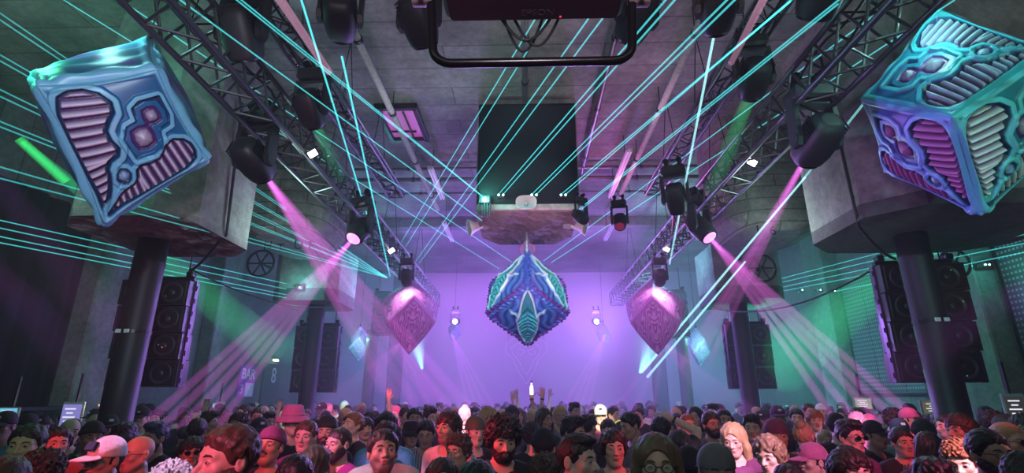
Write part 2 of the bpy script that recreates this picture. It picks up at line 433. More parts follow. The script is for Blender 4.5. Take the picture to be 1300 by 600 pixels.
pipe((-2.25, 3.0, 6.55), (-2.25, 12.5, 6.55), .055, 'rough wrapped duct under the ceiling above the truss on the hatch side', HESS, name='hanging_wrapped_pipe')
pipe((2.3, 3.0, 6.55), (2.3, 12.5, 6.55), .055, 'rough wrapped duct under the ceiling above the truss opposite the hatch', HESS, name='hanging_wrapped_pipe')
# ================================================================== THE RIG
def truss(name, p0, p1, w, h, label, tw=.030, seg=.46, droop=True):
    """box truss: four chords, zigzag lattice on each side, end frames, clipped cables"""
    p0, p1 = Vector(p0), Vector(p1); d = p1 - p0; Ln = d.length; d.normalize()
    sx = d.cross(Vector((0, 0, 1))).normalized(); sz = sx.cross(d)
    t = thing(name, label, 'truss', p0)
    C = [sx * (a * w / 2) + sz * (b * h / 2) for a, b in ((-1, -1), (1, -1), (1, 1), (-1, 1))]
    for c in C: MB().tube(c, c + d * Ln, tw, n=10).build('chord', ALU, t)
    n = max(2, int(Ln / seg))
    for k in range(4):
        a, b = C[k], C[(k + 1) % 4]; m = MB()
        for i in range(n):
            u0, u1, um = d * (Ln * i / n), d * (Ln * (i + 1) / n), d * (Ln * (i + .5) / n)
            m.tube(a + u0, b + um, tw * .5, n=6); m.tube(b + um, a + u1, tw * .5, n=6)
        m.build('lattice', ALU, t)
    for q in (0, Ln):
        e = MB()
        for k in range(4): e.tube(C[k] + d * q, C[(k + 1) % 4] + d * q, tw * .8, n=8)
        e.build('end_frame', ALU, t)
    if droop:
        m = MB(); r = np.random.default_rng(int(Ln * 100))
        for s in (-.3, .2):
            pts = []
            K = int(Ln / .25)
            for i in range(K + 1):
                pts.append(d * (Ln * i / K) + sx * (s * w) + sz * (h * .5 + .02 - .10 * abs(math.sin(i * .78 + s * 9))))
            m.path(pts, .014, 6)
        m.build('cable_loom', RUBBER, t)
    for k in range(4):
        q = d * (Ln * (k + .4) / 4.2) + p0
        hang = MB()
        for s in (-1, 1): hang.tube(q - p0 + sx * (s * w * .45) + sz * h * .5, Vector((q.x, q.y, HC)) - p0, .007, n=5)
        hang.tube(q - p0 - sx * (w * .5) + sz * h * .5, q - p0 + sx * (w * .5) + sz * h * .5, .012, n=6)
        hang.build('hanging_wire', BLACKM, t)
    return t
truss('hanging_lighting_truss', (-2.98, 2.6, 5.1), (-3.15, 17.5, 5.1), .40, .40, 'long black box truss on the hatch side, running away over the crowd')
truss('hanging_lighting_truss', (3.12, 2.6, 5.1), (3.08, 17.5, 5.1), .40, .40, 'long black box truss on the side without the ceiling hatch, running away over the crowd')
# upper ladder beams carrying the inner row of lamps
truss('hanging_ladder_truss', (-2.62, 2.4, 5.75), (-2.55, 9.5, 5.75), .30, .10, 'flat dark ladder truss above the long box truss on the hatch side', .02, .45)
truss('hanging_ladder_truss', (2.55, 2.4, 5.75), (2.52, 9.5, 5.75), .30, .10, 'flat dark ladder truss above the long box truss opposite the hatch', .02, .45)

t = thing('hanging_lighting_bar', 'black pipe bar at the top carrying four lamps behind the projector', 'bar', (0, 3.75, 5.62))
MB().tube((-2.2, 0, 0), (2.2, 0, 0), .026, n=10).build('bar_pipe', BLACKM, t)
for x in (-1.9, -.65, .65, 1.9): MB().tube((x, 0, 0), (x, 0, HC - 5.62), .012, n=6).build('hanger_rod', BLACKM, t)
m = MB(); pts = [(x, .02 * math.sin(x * 31), -.02 - .05 * abs(math.sin(x * 4.4))) for x in np.linspace(-2.15, 2.15, 60)]
m.path(pts, .016, 6); m.path([(p[0], -.03, p[2] * .6) for p in pts], .012, 6); m.build('cable_loom', RUBBER, t)

LENS = {}
MHB = mat('fixture_plastic', (.010, .010, .012), .55)
def moving_head(P, target, label, s=1.0, lens=None, yaw0=None, beam=True):
    """P: centre of the lamp's head.  Hangs from a clamp above it."""
    P, T = Vector(P), Vector(target); d = (T - P).normalized()
    t = thing('hanging_moving_head_light', label, 'stage light', P)
    yaw = math.atan2(d.x, -d.y) if yaw0 is None else yaw0    # yoke plane across the aim
    Rz = Matrix.Rotation(yaw, 3, 'Z')
    up = .36 * s
    m = MB().box((0, 0, up + .09 * s), (.36 * s, .27 * s, .15 * s), Rz, bev=.03 * s); m.build('base', MHB, t)
    for sx in (-1, 1):
        m = MB()
        m.box(Rz @ Vector((sx * .10 * s, 0, up + .20 * s)), (.05 * s, .09 * s, .09 * s), Rz, bev=.01)
        m.tube(Rz @ Vector((sx * .10 * s, -.05 * s, up + .27 * s)), Rz @ Vector((sx * .10 * s, .05 * s, up + .27 * s)), .045 * s, n=12)
        m.build('mount_clamp', BLACKM, t)
    m = MB()
    for sx in (-1, 1):
        pr = [(-.055, up + .02 * s), (.055, up + .02 * s), (.075 , .0), (.045, -.07 * s), (-.045, -.07 * s), (-.075, 0)]
        vs = [Rz @ Vector((sx * .185 * s + o * s, y * s, z)) for o in (-.022, .022) for y, z in pr]
        m.add(vs, [tuple(range(6)), tuple(range(11, 5, -1))] + [(i, (i + 1) % 6, 6 + (i + 1) % 6, 6 + i) for i in range(6)])
        m.tube(Rz @ Vector((sx * .16 * s, 0, 0)), Rz @ Vector((sx * .215 * s, 0, 0)), .06 * s, n=14)
    m.box((0, 0, up), (.40 * s, .12 * s, .05 * s), Rz, bev=.015)
    m.build('yoke', MHB, t)
    A = aim(d)
    # squared-off head: superellipse rings along the beam
    prof = [(-.24, .075), (-.225, .115), (-.15, .145), (-.02, .158), (.10, .152), (.18, .138), (.215, .128), (.225, .118)]
    N = 24; vs = []
    for z, r in prof:
        for k in range(N):
            a = 2 * PI * k / N; c, q = math.cos(a), math.sin(a); e = .62
            vs.append(A @ Vector((r * math.copysign(abs(c) ** e, c) * s, r * math.copysign(abs(q) ** e, q) * s * .95, z * s)))
    fs = [(i * N + k, i * N + (k + 1) % N, (i + 1) * N + (k + 1) % N, (i + 1) * N + k) for i in range(len(prof) - 1) for k in range(N)] + [tuple(reversed(range(N))), tuple(range((len(prof) - 1) * N, len(prof) * N))]
    h = MB().add(vs, fs).build('lamp_head', MHB, t)
    for p in h.data.polygons: p.use_smooth = len(p.vertices) == 4
    for sx in (-1, 1):
        f = MB()
        for q in range(7): f.box(A @ Vector((sx * .150 * s, 0, (-.20 + q * .028) * s)), (.012 * s, .16 * s, .012 * s), A)
        f.build('cooling_grille', BLACKM, h)
    lm = lens or 'lens_dark'
    lcol = {'lens_dark': ((.02, .03, .05), 0), 'lens_magenta': ((1., .25, .9), 2.2), 'lens_white': ((.85, 1., 1.), 7.), 'lens_teal': ((.02, .10, .10), .6), 'lens_red': ((.35, .02, .10), .5)}[lm]
    gm = glow(lm, *lcol) if lcol[1] else mat('lens_glass_dark', (.02, .03, .05), .08)
    MB().lathe([(.112 * s, 0), (.105 * s, .008 * s), (.06 * s, .018 * s), (.01 * s, .022 * s)], 24, A, A @ Vector((0, 0, .222 * s))).build('lens', gm, h, smooth=True)
    MB().lathe([(.128 * s, 0), (.130 * s, .02 * s), (.118 * s, .024 * s), (.112 * s, .004 * s)], 24, A, A @ Vector((0, 0, .212 * s))).build('lens_ring', BLACKM, h)
    LENS[label] = (P + d * (.235 * s), d)
    return t
TG = lambda px, py, y: at_y(px, py, y)
# lamps that throw the magenta shafts
moving_head(at_z(322, 203, 4.55), TG(530, 480, 11), 'large moving head lamp throwing a magenta fan, hung beside the tilted blue cube', 1.12, 'lens_magenta')
moving_head(at_z(457, 292, 4.55), TG(300, 490, 6.3), 'moving head lamp on the hatch side truss throwing a magenta fan back towards the bar', 1.05, 'lens_magenta')
moving_head(at_z(1037, 178, 4.5), TG(905, 390, 8.0), 'large moving head lamp beside the big cyan and violet cube, magenta shaft below it', 1.18, 'lens_magenta')
moving_head(at_z(890, 290, 4.55), TG(1090, 500, 6.6), 'moving head lamp under the truss throwing a wide magenta fan at the perforated panels', 1.05, 'lens_magenta')
# lamps on the top bar
moving_head((-1.62, 3.75, 5.12), TG(460, 285, 8), 'moving head lamp at the hatch end of the top lighting bar, tipped downwards', .92, 'lens_teal')
moving_head((-.93, 3.8, 5.10), (-.3, 6.5, 3.2), 'moving head lamp on the top bar just beside the projector frame, angled to the hopper', .92)
moving_head((1.00, 3.8, 5.10), (.0, 6.5, 3.6), 'moving head lamp on the top bar behind the projector frame, opposite the hatch', .92)
moving_head((1.70, 3.75, 5.15), TG(872, 300, 7), 'top bar moving head lamp shooting a thick white cyan beam down', .95, 'lens_white')
# inner rows of dark lamps under the ladder trusses
moving_head((-2.52, 5.3, 5.15), (-2.2, 9, 2.5), 'dark moving head lamp under the ladder truss, above the white floodlight beside the hatch', .95)
moving_head((-2.72, 4.1, 5.25), (-2.6, 7, 2.0), 'dark moving head lamp with a red glint under the ladder truss above the tilted cube', 1.1, 'lens_red')
moving_head((2.50, 4.9, 5.2), (2.9, 9, 3.5), 'dark moving head lamp under the ladder truss glowing green below, opposite the hatch', .95, 'lens_teal')
moving_head((2.60, 3.7, 5.3), (2.6, 7, 3.0), 'dark moving head lamp high above the truss close to the big cyan and violet cube', 1.1)
moving_head(at_z(858, 252, 4.7), (3.2, 9.5, 1.5), 'teal lit moving head lamp hung behind the truss near the white beam', .95, 'lens_teal')
moving_head(at_z(787, 281, 4.75), (.9, 5.5, 1.2), 'small moving head lamp with a red lens hung beyond the white horn', .70, 'lens_red')
moving_head(at_z(737, 275, 4.75), (1.8, 6.5, 3.0), 'dark little moving head lamp behind the white horn away from the green laser', .62)
# lamps at the sculptures further back
moving_head(at_y(516, 352, 10.9), TG(521, 392, 11.7), 'moving head lamp lighting the violet heart sculpture on the bar side from above', .8)
moving_head(at_y(838, 352, 10.9), TG(832, 392, 11.7), 'moving head lamp lighting the violet heart sculpture opposite the bar from above', .8)
moving_head(at_y(578, 408, 16.0), (-1.2, 4, 2.6), 'far lamp blazing white in the violet haze on the hatch side', .7, 'lens_white')
moving_head(at_y(757, 408, 16.0), (1.2, 4, 2.6), 'far lamp blazing white in the violet haze on the side opposite the hatch', .7, 'lens_white')
# small white floodlights clipped on the trusses
def flood(P, label, s=1.):
    t = thing('hanging_floodlight', label, 'floodlight', P)
    A = aim((-P[0] * .25, -P[1], -1.6 * 1.6)) @ Matrix.Rotation(math.radians(32 if P[0] < 0 else -32), 3, 'Z')
    MB().box(A @ Vector((0, 0, -.04 * s)), (.20 * s, .15 * s, .07 * s), A, bev=.015).build('housing', BLACK, t)
    MB().box(A @ Vector((0, 0, 0)), (.155 * s, .11 * s, .02 * s), A, bev=.004).build('lit_panel', glow('flood_panel', (1., .86, 1.), 6.), t)
    m = MB()
    for sx in (-1, 1): m.tube(A @ Vector((sx * .11 * s, 0, -.04 * s)), A @ Vector((sx * .11 * s, 0, -.16 * s)), .009, n=6)
    m.tube(A @ Vector((-.11 * s, 0, -.16 * s)), A @ Vector((.11 * s, 0, -.16 * s)), .009, n=6)
    m.tube(A @ Vector((0, 0, -.16 * s)), A @ Vector((0, 0, -.16 * s)) + Vector((0, 0, .12)), .012, n=6)
    m.build('mount_bracket', BLACKM, t)
flood(at_z(397, 195, 4.88), 'white glowing floodlight on the long truss beside the violet hatch', .72)
flood(at_z(955, 206, 4.88), 'white glowing floodlight on the truss near the big cyan and violet cube', .72)
flood(at_z(497, 318, 4.85), 'tiny bright floodlight further along the truss on the hatch side', .8)
flood(at_z(846, 316, 4.85), 'tiny pale floodlight further along the truss opposite the hatch', .8)

# unlit fluorescent tubes fixed along the ceiling
TUBEW = mat('pale_tube', (.62, .62, .60), .4)
def tube_lamp(p0, p1, label):
    p0, p1 = Vector(p0), Vector(p1); d = p1 - p0
    t = thing('ceiling_tube_light', label, 'tube light', p0)
    MB().box(d / 2 + Vector((0, 0, .05)), (.12, d.length, .06), bev=.01).build('tray', mat('pale_tray', (.45, .45, .44), .5), t)
    m = MB()
    for s in (-.03, .03): m.tube(Vector((s, 0, 0)), d + Vector((s, 0, 0)), .019, n=10)
    m.build('lamp_tube', TUBEW, t)
    m = MB()
    for q in (.2, .8): m = MB().tube(d * q + Vector((0, 0, .07)), Vector((d.x * q, d.y * q, HC - p0.z)), .008, n=5); m.build('hanger', BLACKM, t)
tube_lamp((-1.95, 9.7, 6.4), (-1.95, 11.4, 6.4), 'pale unlit tube light under the ceiling on the hatch side')
tube_lamp((2.02, 9.0, 6.4), (2.02, 11.4, 6.4), 'pale unlit tube light under the ceiling beyond the black panel, opposite the hatch')
tube_lamp((-2.1, 12.6, 6.2), (-2.1, 14.2, 6.2), 'further small pale tube light in the violet haze on the hatch side')
tube_lamp((2.3, 12.6, 6.2), (2.3, 14.2, 6.2), 'further small pale tube light in the violet haze opposite the hatch')

# black panel over the centre block, with laser projectors along its foot
t = thing('hanging_black_panel', 'large matt black rectangular panel hung above the rough concrete block', 'panel', (.05, 8.0, 4.98))
MB().box((0, 0, .91), (1.62, .05, 1.82), bev=.01).build('panel_face', mat('matt_black_fabric', (.006, .008, .009), .95), t)
m = MB()
for sx in (-1, 1): m.box((sx * .82, .0, .91), (.03, .07, 1.84))
for z in (-.01, 1.83): m.box((0, 0, z), (1.67, .07, .03))
m.build('panel_frame', BLACKM, t)
def laser_box(P, label, n, green=False):
    t = thing('laser_projector_mount', label, 'laser projector', P)
    s = 1.5 if green else 1.
    MB().box((0, .06, 0), (.13 * s, .16, .09 * s), bev=.012).build('casing', ALU if green else BLACK, t)
    for k in range(n):
        MB().lathe([(.012 * s, 0), (.016 * s, .01), (.004, .02)], 12, aim((0, -1, 0)), Vector(((k - (n - 1) / 2) * .075, -.02, 0))).build('laser_aperture', glow('laser_spot', (.5, 1., 1.), 9.) if not green else glow('laser_green', (.45, 1., .75), 30.), t)
    if green:
        m = MB()
        for k in range(5): m.box((-.09 + k * .045, .03, -.17), (.03, .06, .24), bev=.01)
        m.build('heatsink', ALU, t)
    return Vector(P)
S0 = laser_box(at_y(615, 253, 7.9), 'bright green laser projector at the corner of the rough block', 1, True)
S1 = laser_box(at_y(636, 248, 7.9), 'small twin laser projector at the foot of the black panel, next to the green one', 2)
S2 = laser_box(at_y(678, 248, 7.9), 'small twin laser projector under the black panel behind the middle white horn', 2)
S3 = laser_box(at_y(715, 248, 7.9), 'small twin laser projector under the black panel, away from the green one', 2)

# white horn loudspeakers around the centre block
HORN = mat('horn_plastic', (.78, .80, .80), .45)
def horn(P, d, label, s=1.):
    P = Vector(P); A = aim(d); t = thing('horn_loudspeaker_mount', label, 'loudspeaker', P)
    N = 24; vs = []
    prof = [(-.20, .05, .05), (-.12, .055, .05), (-.02, .10, .075), (.06, .165, .115), (.08, .18, .125), (.075, .165, .112), (.03, .12, .08), (-.05, .05, .04)]
    for z, a, b in prof:
        for k in range(N):
            q = 2 * PI * k / N; c, w = math.cos(q), math.sin(q); e = .7
            vs.append(A @ Vector((a * s * math.copysign(abs(c) ** e, c), b * s * math.copysign(abs(w) ** e, w), z * s)))
    fs = [(i * N + k, i * N + (k + 1) % N, (i + 1) * N + (k + 1) % N, (i + 1) * N + k) for i in range(len(prof) - 1) for k in range(N)] + [tuple(reversed(range(N))), tuple(range((len(prof) - 1) * N, len(prof) * N))]
    MB().add(vs, fs).build('flared_horn', HORN, t, smooth=True)
    MB().lathe([(.02 * s, -.06 * s), (.045 * s, -.02 * s), (.03 * s, .03 * s), (.008, .05 * s)], 16, A).build('phase_plug', HORN, t, smooth=True)
    MB().lathe([(.075 * s, -.26 * s), (.08 * s, -.25 * s), (.08 * s, -.16 * s), (.05 * s, -.14 * s)], 18, A).build('driver_can', mat('grey_driver', (.3, .3, .3), .5), t, smooth=True)
    MB().box(A @ Vector((0, 0, -.18 * s)) + Vector((0, 0, .08 * s)), (.05, .05, .16 * s), bev=.008).build('bracket', BLACKM, t)
horn(at_y(668, 258, 7.85), (0, -1, -.12), 'white horn loudspeaker facing forward at the middle of the rough block', .95)
horn(at_y(601, 288, 8.9), (-.93, -.22, -.28), 'white horn loudspeaker poking sideways from the block below the green laser', 1.15)
horn(at_y(737, 287, 8.9), (.93, -.22, -.28), 'white horn loudspeaker poking sideways from the block at the end away from the green laser', 1.15)

# projector at the top centre and its guard frame
def projector():
    z0 = 3.81; y0, y1 = 1.62, 2.30
    t = thing('hanging_projector', 'black ceiling projector seen from below with a faint maker name', 'projector', (.055, 1.62, z0))
    PR = mat('projector_plastic', (.035, .012, .022), .35)
    w = .47
    rings = []
    for z, ins in ((0.0, .03), (.02, .008), (.06, 0), (.24, 0), (.28, .02)):
        r = []
        for cx, cy, a0 in ((w - .06, .06, -90), (w - .06, .62, 0), (-w + .06, .62, 90), (-w + .06, .06, 180)):
            for k in range(5):
                a = math.radians(a0 + k * 22.5); r.append((cx + (.06 - ins) * math.cos(a), cy + (.06 - ins) * math.sin(a), z))
        rings.append(r)
    n = len(rings[0]); vs = [p for r in rings for p in r]
    fs = [(i * n + k, i * n + (k + 1) % n, (i + 1) * n + (k + 1) % n, (i + 1) * n + k) for i in range(4) for k in range(n)] + [tuple(reversed(range(n))), tuple(range(4 * n, 5 * n))]
    MB().add(vs, fs).build('projector_body', PR, t)
    m = MB()
    for k in range(14): m.box((-.30 + k * .02, .25, -.002), (.008, .12, .006))
    m.build('vent_slats', BLACK, t)
    text_mesh('maker_lettering', 'EPSON', .058, mat('grey_print', (.07, .045, .06), .5), t, (.02, .60, .0), (PI, 0, 0), depth=.002)
    MB().lathe([(.006, -.004), (.006, .004)], 10, c=(.14, .63, 0)).build('status_light', glow('status_red', (1, .05, .1), .8), t)
    m = MB()
    for s, dx in ((0, -.03), (1, .05), (2, .0)):
        pts = [(-.16 + dx + .30 * u * (1 - .15 * s), .70 + .02 * s, .08 - (.17 + .02 * s) * math.sin(PI * u)) for u in np.linspace(0, 1, 16)]
        m.path(pts, .008, 6)
    m.build('power_cable', RUBBER, t)
    m = MB().tube((0, .3, .27), (0, .3, HC - z0), .03, n=12); m.box((0, .3, .3), (.3, .3, .04), bev=.01); m.build('ceiling_mount', BLACKM, t)
    # guard frame
    zf = 3.02
    pL, pR = at_z(548, 81, zf), at_z(803, 81, zf); tL, tR = at_y(536, -6, 1.53), at_y(812, -6, 1.53)
    yb = pL.y; xl, xr = pL.x, pR.x
    g = thing('hanging_guard_frame', 'rounded black tube frame hung under the projector', 'frame', (0, yb, zf))
    b = Vector((0, yb, zf)); TL = Vector((tL.x - .02, yb, 3.9)) - b; TR = Vector((tR.x + .02, yb, 3.9)) - b
    pts = [TL, TL * .3 + Vector((xl, 0, .09)) * .7]
    c = .07
    for k in range(6):
        a = math.radians(180 + k * 18); pts.append(Vector((xl + c + c * math.cos(a), 0, c + c * math.sin(a))))
    for k in range(6):
        a = math.radians(270 + k * 18); pts.append(Vector((xr - c + c * math.cos(a), 0, c + c * math.sin(a))))
    pts += [TR * .3 + Vector((xr, 0, .09)) * .7, TR]
    MB().path(pts, .0165, 14).build('frame_tube', mat('glossy_black_tube', (.012, .010, .012), .22, .6), g, smooth=True)
    for P in (tL, tR):
        q = Vector((P.x, yb, P.z)) - b
        m = MB().lathe([(.027, -.038), (.032, -.034), (.032, .034), (.027, .038)], 14, Matrix.Rotation(PI / 2, 3, 'Y'), q); m.box(q + Vector((0, -.03, .0)), (.038, .045, .038), bev=.008); m.tube(q + Vector((0, -.03, -.03)), q + Vector((0, -.06, -.03)), .009, n=8)
        m.build('pipe_clamp', mat('pink_lit_clamp', (.45, .30, .34), .3, .7), g)
    m = MB()
    for X in (TL.x, TR.x): m.tube((X, 0, .87), (X, 0, HC - zf), .021, n=10)
    m.build('hanging_drop_pipe', BLACKM, g)
projector()

# ------------------------------------------------------------------ line arrays
CAB = mat('speaker_cabinet', (.014, .013, .016), .5); GRL = mat('speaker_grille', (.02, .02, .024), .45, .5, vary=.6, scale=160)
CONE = mat('speaker_cone', (.03, .03, .033), .4)
def line_array(x, y, z0, z1, w, label, n=4, rz=0., edge=None, r=0):
    t = thing('hanging_line_array_speaker', label, 'speaker', (x, y, z0), rz)
    h = (z1 - z0) / n; R = np.random.default_rng(r)
    dots = ((1., .25, .05), (1., .12, .05), (.3, 1., .5), (.9, .8, .2))
    for k in range(n):
        zc = h * (k + .5); off = .02 * (n - 1 - k) ** 1.5
        c = MB()
        poly = [(-w / 2, -.20), (w / 2, -.20), (w / 2, .10), (w / 2 - .10, .24), (-w / 2 + .10, .24), (-w / 2, .10)]
        c.prism([(a, b + off) for a, b in poly], zc - h * .48, zc + h * .48)
        c = c.build('cabinet', CAB, t)
        g = MB()
        for sx in (-1, 1): g.box((sx * w * .27, -.205 + off, zc), (w * .40, .02, h * .84), bev=.008)
        g.build('grille', GRL, c)
        for sx in (-1, 1):
            q = Vector((sx * w * .27, -.215 + off, zc)); A = aim((0, -1, 0)); rr = min(w * .17, h * .40)
            d = MB().lathe([(rr, -.008), (rr, .006), (rr * .9, .012), (rr * .85, .002), (rr * .3, -.006), (rr * .26, .004), (rr * .05, .010)], 24, A, q).build('driver_cone', CONE, c, smooth=True)
        hn = MB()
        hn.box((0, -.20 + off, zc), (w * .10, .03, h * .8), bev=.006)
        for i in range(4): hn.box((0, -.22 + off, zc - h * .3 + i * h * .2), (w * .08, .012, .012))
        hn.build('horn_slot', BLACKM, c)
        for i in range(3):
            p = ((R.random() - .5) * w * .8, -.235 + off, zc + (R.random() - .5) * h * .7)
            MB().box(p, (.012, .008, .009)).build('signal_led' if i else 'status_led', glow('led_green', (.25, .8, .5), .5) if i else glow('led_orange', (1., .22, .04), 1.6), c)
    for sx in (-1, 1):
        rail = MB()
        rail.box((sx * (w / 2 + .012), 0, (z1 - z0) / 2), (.022, .09, z1 - z0))
        for k in range(n * 2): rail.box((sx * (w / 2 + .03), -.02, h * (k + .5) / 2), (.02, .03, .07))
        rail.build('rigging_rail', mat('edge_tone_%s' % (edge or 'dark'), {'violet': (.08, .03, .11), None: (.05, .05, .055)}[edge], .4, .3), t)  # violet: purple light on the rail put into its colour
    b = MB().box((0, 0, z1 - z0 + .05), (w * .95, .10, .07), bev=.01)
    for sx in (-1, 1):
        b.box((sx * w * .42, -.05, z1 - z0 + .11), (.10, .14, .09), bev=.015); b.tube((sx * w * .35, 0, z1 - z0 + .08), (sx * w * .35, 0, z1 - z0 + .75), .010, n=6)
    b.build('flying_frame', BLACKM, t)
    m = MB()
    for k in range(3):
        pts = [(w * (.30 - .05 * k) + .04 * math.sin(u * 9 + k), .27, (z1 - z0 + .1) * (1 - u) + .3 * u) for u in np.linspace(0, 1, 14)]; m.path(pts, .010, 6)
    m.build('signal_cable', RUBBER, t)
line_array(-5.62, 7.75, 2.05, 3.62, .98, 'tall black line array speaker hung behind the column under the tilted blue cube', 4, .10, 'violet', 1)
line_array(5.78, 7.65, 2.10, 3.78, 1.12, 'tall black line array speaker hung behind the column below the big cyan and violet cube', 4, -.10, 'violet', 2)
line_array(-5.12, 12.85, 2.02, 3.60, 1.04, 'dark line array speaker on the further column beside the door with the 8', 3, .06, None, 3)
line_array(5.34, 12.85, 2.10, 3.60, 1.02, 'dark line array speaker on the further column amid green light', 3, -.06, None, 4)
line_array(-4.15, 15.6, 3.7, 4.95, .95, 'dark hung speaker stack in the haze behind the violet heart sculpture on the bar side', 3, .15, None, 5)
line_array(4.35, 15.6, 3.6, 4.95, .95, 'dark hung speaker stack in the haze behind the violet heart sculpture opposite the bar', 3, -.15, None, 6)
# clamps strapped round the two near columns
for sx, lab, py in ((-1, 'pale strap clamp around the black column by the tilted blue cube', 422), (1, 'white taped clamp around the black column by the perforated panels', 408)):
    p = at_y(178 if sx < 0 else 1196, py, 6.8)
    t = thing('column_strap_mount', lab, 'clamp', (sx * 5.2, 6.8, p.z))
    m = MB(); m.lathe([(.194, -.02), (.20, -.02), (.20, .02), (.194, .02)], 28); m.build('strap_band', BLACKM, t)
    for q in (-.06, .05): MB().box((q, -.205, 0), (.07, .02, .05), bev=.006).build('white_tag', mat('white_tape', (.7, .7, .72), .5), t)
# slack cables hanging from the hoppers to the arrays
def cable(pts, r, label):
    o = MB().path(pts, r, 7).build('hanging_cable', RUBBER, smooth=True); tag(o, label, 'cable')
def sag(a, b, s, n=18):
    a, b = Vector(a), Vector(b); return [a.lerp(b, u) - Vector((0, 0, s * 4 * u * (1 - u))) for u in np.linspace(0, 1, n)]
cable(sag((-4.10, 6.5, 6.0), (-4.12, 6.7, 4.05), 0) + sag((-4.2, 6.7, 3.98), (-5.1, 7.55, 3.75), .05)[1:], .02, 'dark cable running down the hopper beside the tilted blue cube to the speaker')
cable(sag((4.11, 6.2, 6.4), (4.11, 6.15, 4.1), 0) + sag((4.12, 6.2, 3.98), (5.3, 7.3, 3.8), .08)[1:], .02, 'dark cable running down the big hopper face to the tall speaker')
cable(sag((4.35, 12.1, 3.9), (5.25, 7.75, 3.75), .3), .016, 'slack black cable strung between the two speakers through the green light')
cable(sag((-5.15, 7.6, 3.8), (-4.6, 12.0, 3.95), .2), .014, 'slack black cable strung from the tall speaker towards the further column')
# round wall fans / wheels near the hoppers
def wheel(P, label, r=.28):
    t = thing('wall_valve_wheel_mount', label, 'wheel', P)
    ring = [(r * math.cos(a), 0, r * math.sin(a)) for a in np.linspace(0, 2 * PI, 28, endpoint=False)]
    MB().path(ring, .028, 8, closed=True).build('wheel_rim', BLACKM, t, smooth=True)
    m = MB()
    for k in range(3):
        a = k * PI / 3; m.tube((r * math.cos(a), 0, r * math.sin(a)), (-r * math.cos(a), 0, -r * math.sin(a)), .018, n=8)
    m.build('wheel_spoke', BLACKM, t)
    MB().tube((0, -.04, 0), (0, .5, 0), .04, n=12).build('wheel_hub', BLACKM, t)
wheel(at_y(331, 334, 11.2), 'dark round wheel under the stencilled concrete hopper on the bar side', .30)
wheel(at_y(967, 340, 11.2), 'dark round wheel under the stencilled concrete hopper opposite the bar', .30)
wheel(at_y(1213, 334, 9.5), 'dark round wheel behind the column strap near the perforated panels', .26)
# ================================================================== THE HANGING PAINTED SCULPTURES
def poly_sdf(U, V, P):
    """signed distance of the grid points to polygon P (negative inside)"""
    d = np.full(U.shape, 1e9); s = np.ones(U.shape)
    n = len(P)
    for i in range(n):
        a, b = P[i], P[i - 1]
        ex, ey = b[0] - a[0], b[1] - a[1]; wx, wy = U - a[0], V - a[1]
        t = np.clip((wx * ex + wy * ey) / (ex * ex + ey * ey), 0, 1)
        d = np.minimum(d, (wx - ex * t) ** 2 + (wy - ey * t) ** 2)
        c1, c2, c3 = V >= a[1], V < b[1], ex * wy > ey * wx
        s = np.where((c1 & c2 & c3) | (~c1 & ~c2 & ~c3), -s, s)
    return s * np.sqrt(d)
def ramp(x, a, b): return np.clip((x - a) / (b - a), 0, 1)
def mixc(c, col, w): return c * (1 - w[..., None]) + np.array(col) * w[..., None]
DEEP, MIDB, BAND, PLUM, LILAC, WHITE_ = (.006, .032, .10), (.015, .11, .27), (.17, .48, .66), (.07, .012, .12), (.72, .58, .74), (.85, .85, .88)
